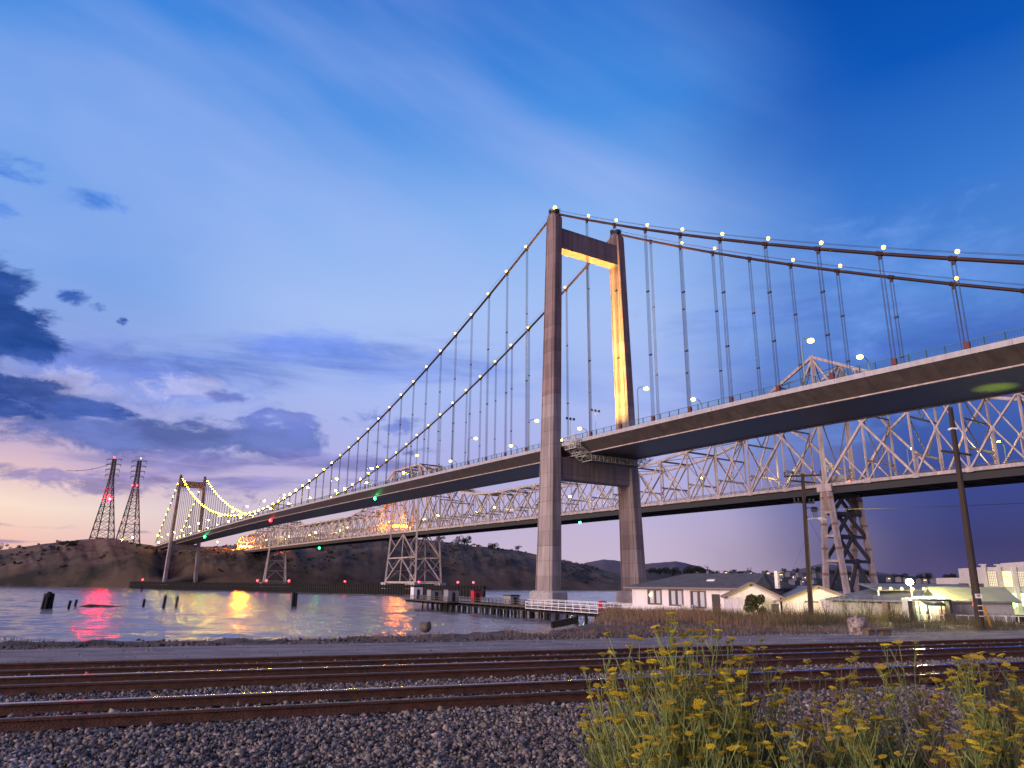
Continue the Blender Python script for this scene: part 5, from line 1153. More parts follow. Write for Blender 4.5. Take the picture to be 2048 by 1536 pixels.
for x in (1.1, 4.3): mb = MB(); B2.box(mb, x, x + 2.1, -.06, -.004, 4.1, 6.0); mb.build('window', mat('dim_brown_window', (.12, .09, .08), .2), an_)
Gx = B(3.4, -3, 2.8); Gl = empty('green_lamp', (Gx[0], Gx[1], 0), 'lime green wharf lamp by the industrial building', 'lamp'); mb = MB(); mb.tube([(Gx[0], Gx[1], -3), (Gx[0], Gx[1], 4.6)], .1, 6); mb.build('post', m_black, Gl); mb = MB(); mb.ball((Gx[0], Gx[1] - .4, 2.6), .55, 8, 5); mb.build('lens', emis('lime_light', (.5, 1, .06), 60), Gl)
mb = MB(); W_ = Loc(84, 148, -1.5, R(2)); W_.box(mb, 0, 60, 0, 3, -1, 2.6); tag(mb.build('wharf_edge', m_pile), 'dark low wharf front below the industrial building', 'wharf')
# bush, rock, concrete drum, log and litter on the bank
def leafcloud(centers, radii, n, size, seed, flat=1.):
    r = np.random.default_rng(seed); k = r.integers(0, len(centers), n); c = np.array(centers)[k]; rad = np.array(radii)[k]
    d = r.normal(size=(n, 3)); d /= np.linalg.norm(d, axis=1)[:, None]; p = c + d * (rad * r.uniform(.45, 1.05, n) ** .6)[:, None] * np.array([1, 1, flat])
    a = r.normal(size=(n, 3)); a /= np.linalg.norm(a, axis=1)[:, None]; b = np.cross(a, r.normal(size=(n, 3))); b /= np.linalg.norm(b, axis=1)[:, None]
    s = (size * r.uniform(.6, 1.4, n))[:, None]; V = np.stack([p - a * s, p - b * s * .55, p + a * s, p + b * s * .55], 1).reshape(-1, 3); return V, np.arange(4 * n).reshape(-1, 4)
m_leaf = mat('bush_leaves', (.060, .058, .022), .8, island=.55); m_leafd = mat('dark_tree_leaves', (.012, .015, .011), .9, island=.5)
bx, by, bz = 22.9, 71.2, 3.3
T = empty('bush', (bx, by, bz), 'round dense bush in front of the gabled white shed', 'bush'); r_ = np.random.default_rng(4)
cs = [(bx + q[0] * .75, by + q[1] * .6, bz + .95 + q[2] * .7) for q in r_.uniform(-1, 1, (16, 3))]; V, F = leafcloud(cs, [.38] * 16, 3600, .085, 5); npmesh('crown', V - np.array((bx, by, bz)), F, m_leaf, T)
mb = MB()
for q in r_.uniform(-1, 1, (7, 3)): mb.tube([(bx, by, bz - .1), (bx + q[0] * .3, by + q[1] * .3, bz + .6), (bx + q[0] * .8, by + q[1] * .6, bz + 1.5)], [.05, .035, .015], 5)
mb.build('stems', m_wood, T)
mb = MB(); mb.bar((24.3, 68.6, 3.2), (24.35, 68.6, 4.5), .09); tag(mb.build('pale_stake', m_white), 'thin pale stake standing by the round bush', 'stake')
def rock(x, y, z, r, seed, sq=(1, 1, .8), sub=3):
    import bmesh
    bm = bmesh.new(); bmesh.ops.create_icosphere(bm, subdivisions=sub, radius=1); q = np.array([v.co[:] for v in bm.verts]); F = [[v.index for v in f.verts] for f in bm.faces]; bm.free()
    d = 1 + (fbm(q[:, 0] * 1.7 + seed, q[:, 1] * 1.7 + q[:, 2] * 1.3 + seed, 4, seed) - .5) * .9; q = q * d[:, None] * r * np.array(sq) + np.array((x, y, z)); return q, F
rp = sight(850, 1256, 36.5); q, F = rock(rp[0], rp[1], rp[2] + .05, .30, 3); 
o = npmesh('boulder', q, F, mat('boulder_stone', (.20, .15, .11), .9, col2=(.05, .042, .036), vscale=2.4, bump=.6, bscale=6), smooth=True); tag(o, 'pale rounded boulder at the water edge below the amber reflection', 'boulder')
lp = sight(1128, 1244, 52); mb = MB(); mb.bar((lp[0] - .85, lp[1], lp[2] - .2), (lp[0] + .9, lp[1] + .4, lp[2] + .12), .42, .42); tag(mb.build('timber_baulk', m_pile), 'squared black timber lying on the grassy bank', 'timber')
cp = sight(1715, 1250, 38.0); cz = float(land_z(cp[0], cp[1])) - .05; mb = MB(); mb.sm = True
mb.tube([(cp[0] + .0, cp[1], cz), (cp[0], cp[1], cz + .05), (cp[0] - .03, cp[1], cz + .72), (cp[0] - .05, cp[1], cz + .86), (cp[0] - .05, cp[1], cz + .89)], [.40, .42, .44, .43, .30], 18); mb.ball((cp[0] - .05, cp[1], cz + .93), .07, 6, 4)
tag(mb.build('concrete_drum', mat('stained_concrete', (.40, .33, .30), .9, col2=(.12, .085, .08), vscale=4.5, bump=.6, bscale=12, thr=(.42, .56))), 'stained concrete drum block standing beside the gravel road', 'concrete block')
cp2 = sight(1768, 1257, 37.5); cz2 = float(land_z(cp2[0], cp2[1])); mb = MB(); mb.box((cp2[0], cp2[1], cz2 + .14), (.45, .4, .3), .2); mb.box((cp2[0] - .35, cp2[1] - .1, cz2 + .34), (1.1, .5, .08), .1); mb.box((cp2[0] - .75, cp2[1], cz2 + .14), (.35, .3, .3), .3); tag(mb.build('rubble_slab', mat('dark_rubble', (.13, .095, .075), .9, var=.3, vscale=3)), 'flat slab resting on blocks beside the concrete drum', 'slab')
fx = sight(1930, 1254, 45); mb = MB(); mb.tube([(fx[0] - 3.2, fx[1] + .4, 3.5), (fx[0] - 1.5, fx[1], 3.62), (fx[0] + .4, fx[1] - 1.4, 3.62)], .09, 6); tag(mb.build('yellow_kerb_pipe', mat('yellow_green_paint', (.28, .26, .05), .6)), 'yellowish pipe lying along the road edge before the kiosk', 'pipe')
# ================================================================ RAILWAY
m_rust = mat('rusty_rail_side', (.095, .037, .019), .85, var=.45, vscale=5, bump=.4, bscale=30, stretch=(1, 1, 2.))
m_shine = mat('polished_rail_head', (.62, .60, .64), .16, metal=1., var=.12, vscale=1.5)
m_dull = mat('dull_rail_head', (.16, .11, .09), .42, metal=.7, var=.25, vscale=3)
m_tie = mat('timber_tie', (.040, .026, .020), .95, var=.4, vscale=3, bump=.6, bscale=18)
PROF = [(-.072, 0), (.072, 0), (.072, .012), (.012, .034), (.010, .115), (.036, .128), (.037, .158), (.028, .170), (-.028, .170), (-.037, .158), (-.036, .128), (-.010, .115), (-.012, .034), (-.072, .012)]
def track(n0, n1, top, label, ties, heads):
    T = empty('railway_track', (*NS((n0 + n1) / 2, 0), top - .17), label, 'railway track', 'parallel railway tracks')
    ss_ = np.concatenate([np.arange(-150, -20, 10.), np.arange(-20, 60, 2.), np.arange(60, 260, 10.)])
    for n, hd in zip((n0, n1), heads):
        wob = [float((fbm(np.array([s * .06]), np.array([n]), 3, 4)[0] - .5) * .03) for s in ss_]
        mb = MB(); mb.loft([[(*NS(n - a, s), top - .17 + b + w_) for a, b in PROF] for s, w_ in zip(ss_, wob)][::-1])
        r_ = mb.build('rail', m_rust, T); r_.data.materials.append(hd)
        for i, p in enumerate(r_.data.polygons):
            if i % 14 in (6, 7, 8): p.material_index = 1
    rest = MB(); k = 0
    for s in sorted(np.arange(-60, 120, .62), key=lambda q: abs(q - 6)):
        mb = MB(); j = random.uniform(-.03, .03); c = NS((n0 + n1) / 2 + j, s + j); mb.box((*c, top - .17 - .02 - .085), (.24, abs(n1 - n0) + 1.1, .17), R(21.5) + j * .3)
        for n in (n0, n1):
            mb.box((*NS(n, s), top - .17 - .010), (.20, .34, .018), R(21.5))
            for o_ in (-.095, .095): mb.box((*NS(n + o_, s + .04), top - .155), (.03, .03, .03), R(21.5))
        k += 1
        if ties and k <= 100: mb.build('tie', m_tie, T)
        else: rest.poly(mb.v, mb.f)
    tag(rest.build('far_tie', m_tie, T), kind='stuff')
track(12.38, 13.85, 4.2, 'nearest railway track with a bright polished far rail', True, (m_dull, m_shine))
track(16.1, 17.45, 4.2, 'middle railway track beyond the strip of ballast', True, (m_dull, m_shine))
track(19.03, 20.45, 4.17, 'furthest railway track with two rusty dark rails next to the gravel road', True, (m_dull, m_rust))
for i, (n, s, w_) in enumerate([(18.45, -7.3, .30), (18.0, -5.0, .30), (18.05, -4.1, .30)]):
    mb = MB(); mb.box((*NS(n, s), 4.15), (w_, .16, .12), R(20)); mb.box((*NS(n, s), 4.06), (w_ + .08, .2, .06), R(20)); tag(mb.build('rail_marker', m_white), ['small white block between the two farther tracks, alone to the left', 'small white block between the two farther tracks, left of a pair', 'small white block between the two farther tracks, right of a pair'][i], 'marker block')
# ballast: bed and loose stones
m_bed = mat('ballast_bed', (.026, .022, .021), .95, col2=(.009, .008, .008), vscale=9, bump=1., bscale=16)  # near black: shade of the gaps between stones put into the bed colour
Sg, Ng = np.meshgrid(np.arange(-70, 120, .5), np.arange(4, 22.6, .2)); BX = -sa * Ng + ca * Sg; BY = ca * Ng + sa * Sg
bz_ = land_z(BX, BY, False) + .005 + (fbm(BX * 2.5, BY * 2.5, 3, 77) - .5) * .07
tag(grid('ballast_bed', BX, BY, bz_, m_bed), kind='structure')
import bmesh
def stone_variants(k):
    out = []; r = np.random.default_rng(3)
    for i in range(k):
        bm = bmesh.new(); d = r.normal(size=(r.integers(9, 14), 3)); d /= np.linalg.norm(d, axis=1)[:, None]
        for p in d * r.uniform(.7, 1.15, (len(d), 1)): bm.verts.new(p)
        h = bmesh.ops.convex_hull(bm, input=list(bm.verts)); bmesh.ops.delete(bm, geom=list({g for g in h['geom_interior'] + h['geom_unused'] if isinstance(g, bmesh.types.BMVert)}), context='VERTS')
        bmesh.ops.triangulate(bm, faces=list(bm.faces)); bm.verts.index_update(); q = np.array([v.co[:] for v in bm.verts]); F = np.array([[v.index for v in f.verts] for f in bm.faces]); bm.free(); out.append((q, F))
    return out
SV = stone_variants(14)
def scatter(name, n_lo, n_hi, s_lo, s_hi, dens, size, seed, m, label=None, zf=None):
    r = np.random.default_rng(seed); cnt = int((n_hi - n_lo) * (s_hi - s_lo) * dens); n = r.uniform(n_lo, n_hi, cnt); s = r.uniform(s_lo, s_hi, cnt)
    x = -sa * n + ca * s; y = ca * n + sa * s; keep = (np.abs(x) < .76 * y + .8) & (y > 7.2) if True else None; x, y = x[keep], y[keep]; cnt = len(x)
    z = land_z(x, y, False) + r.uniform(-.015, .035, cnt) + (fbm(x * 2.5, y * 2.5, 3, 77) - .5) * .07
    sz = size * np.exp(r.normal(size=cnt) * .28); Vs, Fs, base = [], [], 0
    vi = r.integers(0, len(SV), cnt)
    for k, (q, F) in enumerate(SV):
        idx = np.where(vi == k)[0]
        if not len(idx): continue
        u = r.normal(size=(len(idx), 4)); u /= np.linalg.norm(u, axis=1)[:, None]; a, b, c, d = u.T
        Rm = np.stack([np.stack([1 - 2 * (c * c + d * d), 2 * (b * c - a * d), 2 * (b * d + a * c)], -1), np.stack([2 * (b * c + a * d), 1 - 2 * (b * b + d * d), 2 * (c * d - a * b)], -1), np.stack([2 * (b * d - a * c), 2 * (c * d + a * b), 1 - 2 * (b * b + c * c)], -1)], 1)
        qq = q[None] * r.uniform(.55, 1.65, (len(idx), 1, 3)); P = np.einsum('nij,nvj->nvi', Rm, qq * sz[idx][:, None, None]) + np.stack([x[idx], y[idx], z[idx]], -1)[:, None]
        Vs.append(P.reshape(-1, 3)); Fs.append((F[None] + (np.arange(len(idx)) * len(q))[:, None, None]).reshape(-1, 3) + base); base += len(idx) * len(q)
    o = npmesh(name, np.concatenate(Vs), np.concatenate(Fs), m); tag(o, label, kind='stuff'); return o
m_stone = mat('ballast_stone', (.185, .146, .120), .8, island=.85, var=.25, vscale=18)
scatter('ballast_stones', 6.6, 12.25, -17, 14, 820, .028, 1, m_stone)
scatter('ballast_stones', 12.5, 13.72, -17, 18, 420, .027, 2, m_stone); scatter('ballast_stones', 13.95, 16.0, -20, 24, 540, .028, 3, m_stone)
scatter('ballast_stones', 16.2, 17.3, -22, 28, 180, .034, 4, m_stone); scatter('ballast_stones', 17.6, 22.0, -26, 32, 150, .034, 5, m_stone)
scatter('pale_chippings', 6.6, 12.2, -14, 12, 5, .036, 6, mat('pale_stone', (.34, .28, .26), .85, island=.5))
scatter('pale_chippings', 10.2, 11.1, -2.9, -1.5, 130, .040, 8, mat('pale_stone', (.34, .28, .26), .85, island=.5))
scatter('road_pebbles', 22.5, 31, -34, 40, 14, .024, 7, mat('road_pebble', (.24, .21, .22), .9, island=.5))
scatter('bank_stones', 30, 34, -36, 20, 5, .055, 9, mat('bank_stone', (.075, .060, .055), .95, island=.5))

# ================================================================ PLANTS
m_stem = mat('fennel_stem', (.25, .29, .075), .8, island=.35); m_stem2 = mat('dry_fennel_stem', (.20, .135, .075), .85, island=.4)
m_umb = mat('fennel_flower', (.74, .52, .02), .75, island=.35); m_umb2 = mat('faded_fennel_flower', (.50, .34, .03), .8, island=.4); m_frond = mat('fennel_frond', (.085, .115, .030), .8, island=.4)
def umbel_mesh(name, r, m, seed):
    g = np.random.default_rng(seed); mb = MB(); n = 17
    for k in range(n):
        a = k * 2.4 + g.uniform(-.2, .2); q = math.sqrt((k + .5) / n) * r; p = (q * math.cos(a), q * math.sin(a), .052 - q * q / r * .10 + g.uniform(-.004, .004))
        mb.bar((0, 0, .012), p, .0028)
        for j in range(6):
            b = j * 1.05 + g.uniform(0, .5); s = .0145; c = (p[0] + s * math.cos(b), p[1] + s * math.sin(b), p[2] + g.uniform(.002, .008)); d = .0075
            mb.poly([(c[0] - d, c[1], c[2]), (c[0], c[1] - d, c[2] + .003), (c[0] + d, c[1], c[2]), (c[0], c[1] + d, c[2] + .003)], [(0, 1, 2, 3)])
            mb.poly([(c[0], c[1] - d, c[2] - .006), (c[0] + d, c[1], c[2] + .006), (c[0], c[1] + d, c[2] - .006)], [(0, 1, 2)])
    me = bpy.data.meshes.new(name); me.from_pydata(mb.v, [], mb.f); me.materials.append(m); me.materials.append(m_stem)
    for p in me.polygons: p.material_index = 1 if (len(p.vertices) == 4 and p.area > 0 and (p.index % 18) < 6) else 0
    me.update(); return me
UM = [umbel_mesh('flower_head', .050, m_umb, 1), umbel_mesh('flower_head', .042, m_umb, 2), umbel_mesh('flower_head', .036, m_umb2, 3), umbel_mesh('flower_head', .056, m_umb2, 4)]
def thin(V, F, p, q, r0, r1):   # three-sided tapered stalk
    p = np.array(p); q = np.array(q); d = q - p; L = np.linalg.norm(d)
    if L < 1e-4: return
    d /= L; a = np.cross(d, (0, 0, 1.) if abs(d[2]) < .9 else (1., 0, 0)); a /= np.linalg.norm(a); b = np.cross(d, a); n = len(V)
    for c, r in ((p, r0), (q, r1)):
        for k in range(3): t = 2.094 * k; V.append(c + (a * math.cos(t) + b * math.sin(t)) * r)
    for k in range(3): k2 = (k + 1) % 3; F.append((n + k, n + k2, n + 3 + k2, n + 3 + k))
def fennel(px, Y, top_py, stems, spread, label, seed, dry=.3, umb=(0, 1, 0, 2), lean=0., ub=1., frond=1.):
    g = random.Random(seed); x = (px - 1024) / 1457 * Y / .985; z = float(land_z(x, Y, False)) - .02; H_ = sight(px, top_py, Y)[2] - z
    T = empty('fennel_plant', (x, Y, z), label, 'fennel', 'wild fennel growing by the tracks')
    V, F, heads = [], [], []; VF, FF = [], []
    for i in range(int(stems * (1.55 if px < 1560 else (1.9 if px > 1850 else 1.2)))):
        h = H_ * (1. if i == 0 else g.uniform(.42, 1.0)); dx = g.gauss(0, .62) * spread + lean; dy = g.uniform(-.5, .5) * spread; p = np.array((g.uniform(-.10, .10), g.uniform(-.10, .10), 0.)); segs = 7; bend = g.uniform(.7, 1.5); pts = [p]
        for k in range(1, segs + 1):
            t = k / segs; pts.append(np.array((p[0] + dx * t ** bend + g.uniform(-.016, .016), p[1] + dy * t ** bend + g.uniform(-.016, .016), h * .93 * t)))
        for k in range(segs): thin(V, F, pts[k], pts[k + 1], .0062 * (1 - .62 * k / segs) + .0016, .0062 * (1 - .62 * (k + 1) / segs) + .0016)
        heads.append((pts[-1], g.uniform(.7, 1.05)))
        d = pts[-1] - pts[-2]
        nb = g.randint(5, 9)
        for q in range(nb):
            k = g.uniform(.34, .93); j = min(int(k * segs), segs - 1); c = pts[j] + (pts[j + 1] - pts[j]) * (k * segs - j); an = g.uniform(0, 6.28); L = g.uniform(.14, .36) * (1.25 - k * .5); ou = g.uniform(.38, .75)
            m_ = c + np.array((math.cos(an) * ou * L * .55, math.sin(an) * ou * L * .55, L * .45)); e = c + np.array((math.cos(an) * ou * L * .9, math.sin(an) * ou * L * .9, L))
            thin(V, F, c, m_, .0042, .0036); thin(V, F, m_, e, .0036, .0026)
            if g.random() < .22 * ub: heads.append((e, g.uniform(.45, .9)))
            if g.random() < .5:
                an2 = an + g.uniform(-1.2, 1.2); e2 = m_ + np.array((math.cos(an2) * L * .3, math.sin(an2) * L * .3, L * .55)); thin(V, F, m_, e2, .003, .0022)
                if g.random() < .18 * ub: heads.append((e2, g.uniform(.4, .75)))
            # short thread leaves at the fork
            for w in range(3):
                u = c + np.array((g.uniform(-.07, .07), g.uniform(-.07, .07), g.uniform(.03, .12))); thin(VF, FF, c, u, .0026, .0010)
        for q in range(int(16 * frond)):
            k = g.uniform(.02, .62); j = min(int(k * segs), segs - 1); c = pts[j]; an = g.uniform(0, 6.28); L = g.uniform(.10, .30); e = c + np.array((math.cos(an) * L, math.sin(an) * L, g.uniform(.02, .2))); thin(VF, FF, c, e, .0024, .0014)
            for w in range(7):
                o_ = c + (e - c) * g.uniform(.3, 1.); thin(VF, FF, o_, o_ + np.array((g.uniform(-.06, .06), g.uniform(-.06, .06), g.uniform(-.01, .06))), .0018, .0009)
    mb = MB(); mb.v = [tuple(q + np.array((x, Y, z))) for q in V]; mb.f = F; mb.build('stems', m_stem2 if g.random() < dry else m_stem, T)
    if VF: mb = MB(); mb.v = [tuple(q + np.array((x, Y, z))) for q in VF]; mb.f = FF; mb.build('fronds', m_frond, T)
    g.shuffle(heads)
    for e, s in sorted(heads, key=lambda q: -q[1])[:96]:
        o = bpy.data.objects.new('flower_head', UM[umb[g.randrange(4)]]); COL.objects.link(o); o.parent = T; o.location = e; o.scale = (s, s, s); o.rotation_euler = (g.uniform(-.35, .35), g.uniform(-.35, .35), g.uniform(0, 6.28))
FP = [  # px, depth, top py, stems, spread, label
    (1300, 7.6, 1222, 9, .30, 'tallest yellow fennel, rising in front of the bungalow'), (1370, 7.9, 1245, 8, .28, 'tall fennel just right of the tallest one'), (1245, 7.9, 1275, 8, .34, 'leggy fennel leaning out over the ballast at the left of the clump', -.22), (1460, 8.3, 1262, 8, .24, 'fennel with broad yellow heads below the round bush'),
    (1420, 8.8, 1300, 7, .26, 'fennel in the middle of the left clump'), (1330, 8.4, 1320, 8, .32, 'bushy fennel low in the left clump'), (1205, 8.6, 1360, 7, .26, 'short fennel at the far left edge of the clump', -.12), (1500, 8.9, 1330, 8, .26, 'fennel right of the left clump, crossing the rails'), (1270, 7.0, 1405, 7, .30, 'low fennel at the bottom edge near the gravel'), (1400, 7.1, 1395, 7, .3, 'low fennel at the bottom edge under the left clump'),
    (1318, 7.5, 1205, 5, .2, 'slim fennel reaching highest, up to the bungalow windows'), (1395, 7.8, 1228, 5, .2, 'slim tall fennel below the third bungalow window'), (1340, 7.7, 1236, 8, .26, 'tall fennel immediately right of the tallest one'), (1405, 8.1, 1262, 8, .26, 'tall fennel under the bungalow door'), (1275, 8.2, 1262, 8, .28, 'tall fennel left of the tallest one'), (1445, 7.6, 1330, 8, .3, 'green fennel at the right foot of the left clump'), (1350, 7.3, 1350, 8, .3, 'leafy fennel low in the middle of the left clump'),
    (1565, 8.2, 1345, 7, .26, 'fennel filling the dip between the left clump and the middle'), (1545, 7.3, 1440, 7, .3, 'short fennel at the bottom edge below the dip'), (1790, 7.6, 1455, 6, .28, 'short fennel at the bottom edge left of the right clump'), (1660, 7.9, 1400, 7, .28, 'bushy low fennel in the middle of the frame bottom'),
    (1625, 8.6, 1290, 6, .22, 'slender fennel between the two big clumps'), (1668, 9.0, 1345, 7, .22, 'fennel with dull orange heads between the clumps'), (1720, 8.8, 1325, 7, .24, 'orange-headed fennel below the concrete drum'), (1745, 9.3, 1268, 3, .12, 'single dry stalk standing tall before the concrete drum'), (1600, 7.6, 1420, 7, .3, 'short fennel at the bottom edge in the middle'), (1700, 7.4, 1450, 7, .3, 'short fennel at the bottom edge right of the middle'), (1790, 9.2, 1350, 6, .2, 'thin fennel left of the dense right clump'),
    (1880, 9.0, 1300, 9, .22, 'dense olive fennel, left half of the right clump'), (1925, 9.2, 1292, 9, .22, 'tallest dense olive fennel in the right clump'), (1965, 9.3, 1325, 8, .2, 'dense fennel at the right edge of the right clump'), (1900, 8.5, 1400, 8, .26, 'low fennel at the foot of the right clump'), (1850, 7.5, 1470, 6, .26, 'short faded fennel at the bottom edge under the right clump'), (1990, 9.4, 1400, 5, .2, 'thin brown fennel right of the dense right clump'), (1960, 7.6, 1480, 6, .26, 'short faded fennel in the bottom right corner')]
for i, a in enumerate(FP):
    old = a[0] > 1560
    fennel(a[0], a[1], a[2], a[3], a[4], a[5], 100 + i, dry=.4 if old else .08, umb=(3, 2, 3, 0) if a[0] > 1820 else ((3, 0, 2, 3) if old else (0, 1, 0, 2)), lean=a[6] if len(a) > 6 else 0., ub=1.25 if a[0] > 1840 else (.15 if a[3] == 3 else 1.), frond=1.)
# green undergrowth beneath the fennel
def blades(name, X, Y, Z, h, w, m, seed, lean=.35, kind='stuff'):
    g = np.random.default_rng(seed); n = len(X); an = g.uniform(0, 6.28, n); hh = h * g.uniform(.4, 1.25, n); ln = hh * g.normal(size=n) * lean; an2 = g.uniform(0, 6.28, n)
    bx_, by_ = np.cos(an) * w * .5, np.sin(an) * w * .5; tx, ty = np.cos(an2) * ln, np.sin(an2) * ln
    P = [np.stack([X - bx_, Y - by_, Z], -1), np.stack([X + bx_, Y + by_, Z], -1), np.stack([X + bx_ * .6 + tx * .4, Y + by_ * .6 + ty * .4, Z + hh * .55], -1), np.stack([X - bx_ * .6 + tx * .4, Y - by_ * .6 + ty * .4, Z + hh * .55], -1), np.stack([X + tx, Y + ty, Z + hh * .98], -1), np.stack([X + tx + .1 * bx_, Y + ty, Z + hh], -1)]
    V = np.stack(P, 1).reshape(-1, 3); b = np.arange(n)[:, None] * 6; F = np.concatenate([b + np.array([[0, 1, 2, 3]]), b + np.array([[3, 2, 5, 4]])]); o = npmesh(name, V, F, m); return tag(o, kind=kind)
g = np.random.default_rng(12); n = 15000; X = g.uniform(.9, 6.6, n); Y = g.uniform(6.7, 9.6, n); keep = (X > .9 + (Y - 6.7) * .12 + g.normal(size=n) * .12) & (fbm(X * 1.1, Y * 1.1, 3, 4) > .38 + .10 * (Y - 7.5)); X, Y = X[keep], Y[keep]
blades('undergrowth', X, Y, land_z(X, Y, False) - .01, .36, .010, mat('undergrowth_green', (.070, .085, .026), .85, island=.6), 3)
# dry grass along the bank and round the sheds
def patch(n, fx, seed): g = np.random.default_rng(seed); return fx(g, n)
m_dry = mat('dry_grass', (.21, .13, .075), .9, island=.5); m_drydk = mat('olive_weeds', (.085, .072, .032), .9, island=.5)
g = np.random.default_rng(5); n = 26000; X = g.uniform(3, 21, n); Y = g.uniform(44, 84, n); d = sdist(X, Y); k = (d > .2) & (fbm(X * .35, Y * .35, 3, 8) > .40) & (np.abs(X / Y - .15) < .12) & (Y > 47 + X * .3); X, Y = X[k], Y[k]; blades('dry_grass', X, Y, land_z(X, Y) - .03, .52, .028, m_dry, 6)
g = np.random.default_rng(6); n = 16000; X = g.uniform(12, 32, n); Y = g.uniform(48, 72, n); k = (fbm(X * .3, Y * .3, 3, 18) > .44) & (Y > 47 + (X - 14) * .1) & (X / Y < .47); X, Y = X[k], Y[k]; blades('dry_grass', X, Y, land_z(X, Y) - .03, .62, .026, m_dry, 7)
g = np.random.default_rng(7); n = 15000; X = g.uniform(15, 33, n); Y = g.uniform(42, 66, n); k = (fbm(X * .4, Y * .4, 3, 28) > .47) & (Y > 43.5); X, Y = X[k], Y[k]; blades('weeds', X, Y, land_z(X, Y) - .03, .75, .022, m_drydk, 8)
g = np.random.default_rng(8); n = 9000; S_ = g.uniform(-40, 10, n); N_ = g.uniform(31.5, 35.5, n); k = fbm(S_ * .5, N_ * .5, 3, 38) > .56; S_, N_ = S_[k], N_[k]; X = -sa * N_ + ca * S_; Y = ca * N_ + sa * S_; blades('weeds', X, Y, land_z(X, Y) - .02, .16, .02, m_drydk, 9)
g = np.random.default_rng(15); n = 16000; S_ = g.uniform(-14, 34, n); N_ = g.uniform(31.2, 46, n); X = -sa * N_ + ca * S_; Y = ca * N_ + sa * S_; k = (sdist(X, Y) > .1) & (fbm(X * .45, Y * .45, 4, 58) > .50 - .02 * (S_ - 5) * .3); X, Y = X[k], Y[k]; blades('dry_grass', X, Y, land_z(X, Y) - .02, .24, .022, m_dry, 16)
g = np.random.default_rng(17); n = 2600; X = g.uniform(13, 33, n); Y = g.uniform(50, 70, n); k = (fbm(X * .3, Y * .3, 3, 28) > .5) & (Y > 50); X, Y = X[k], Y[k]; blades('tall_weeds', X, Y, land_z(X, Y) - .03, 1.25, .022, m_drydk, 18, .2)
# tall seed-head weeds before the long shed, and two tufts on the bank
def weedclump(px, py, Y, h, k, label, m_):
    x, y, z = sight(px, py, Y); z = float(land_z(x, y)); T = []; F = []; gg = random.Random(int(px))
    for i in range(k):
        p = np.array((x + gg.uniform(-.3, .3), y + gg.uniform(-.3, .3), z - .03)); e = p + np.array((gg.uniform(-.25, .25) * h, gg.uniform(-.2, .2) * h, h * gg.uniform(.6, 1.05))); thin(T, F, p, e, .012, .006)
        for j in range(7):
            c = p + (e - p) * gg.uniform(.35, 1.); thin(T, F, c, c + np.array((gg.uniform(-.16, .16), gg.uniform(-.1, .1), gg.uniform(.02, .22))) * min(1., h), .008, .003)
    mb = MB(); mb.v = [tuple(q) for q in T]; mb.f = F; tag(mb.build('weed_clump', m_), label, 'weeds', 'clumps of tall weeds on the bank')
weedclump(1655, 1232, 56, 1.7, 16, 'tall seed-headed weeds behind the concrete drum, left one', m_drydk); weedclump(1690, 1230, 55, 1.9, 18, 'tall seed-headed weeds directly behind the concrete drum', m_drydk); weedclump(1735, 1230, 55, 2.0, 18, 'tall seed-headed weeds before the corner post of the long shed', m_drydk); weedclump(1785, 1232, 53, 1.5, 14, 'tall weeds just left of the lit kiosk', m_drydk); weedclump(1440, 1225, 66, 1.3, 12, 'dry weeds beside the bungalow door', m_dry); weedclump(1575, 1232, 62, 1.2, 14, 'dry weeds at the foot of the second gable', m_dry); weedclump(1615, 1235, 57, 1.3, 14, 'weeds around the foot of the pole with three crossarms', m_drydk)
weedclump(553, 1272, 35.5, .42, 8, 'small dark tuft on the bank below the amber streak, left one', m_drydk); weedclump(585, 1272, 35.5, .55, 9, 'small dark tuft on the bank below the amber streak, right one', m_drydk); weedclump(20, 1285, 27.6, .3, 7, 'small tuft at the left end of the bank', m_drydk)

# ================================================================ FAR TOWN AND TREES
m_hw = mat('far_house_wall', (.17, .16, .18), .8); m_hr = mat('far_house_roof', (.07, .065, .075), .9); m_hlit = emis('far_window_warm', (1, .55, .12), 4); m_hlit2 = emis('far_window_cool', (.72, .85, 1), 3)
gt = random.Random(21); k = 0
def far_house(px, py, Y, w, lit, label, grp):
    x, y, z = sight(px, py, Y); a = gt.uniform(-.5, .5); F = Loc(x, y, z - 2.5, a); T = empty('house', F(0, 0, 0), label, 'house', grp); h = 4.2; dd = w * .7
    mb = MB(); A = [(-w / 2, -5), (w / 2, -5), (w / 2, h), (0, h + 2.2), (-w / 2, h)]; mb.loft([[F(q, 0, r) for q, r in A], [F(q, dd, r) for q, r in A]][::-1]); mb.build('wall', m_hw, T)
    mb = MB()
    for s in (-1, 1):
        q = [(s * (w / 2 + .5), h - .3), (0, h + 2.25), (0, h + 2.6), (s * (w / 2 + .5), h + .1)]; q = q if s < 0 else q[::-1]; mb.loft([[F(a_, -.5, b_) for a_, b_ in q], [F(a_, dd + .5, b_) for a_, b_ in q]][::-1])
    mb.build('roof', m_hr, T)
    mb = MB(); F.box(mb, -w * .26, -w * .08, -.12, -.01, 1.4, 2.9); mb.build('window', m_hlit if lit == 1 else (m_hlit2 if lit == 2 else m_glass), T)
    mb = MB(); F.box(mb, w * .12, w * .28, -.12, -.01, 1.4, 2.9); mb.build('window', m_hlit if lit == 1 else m_glass, T)
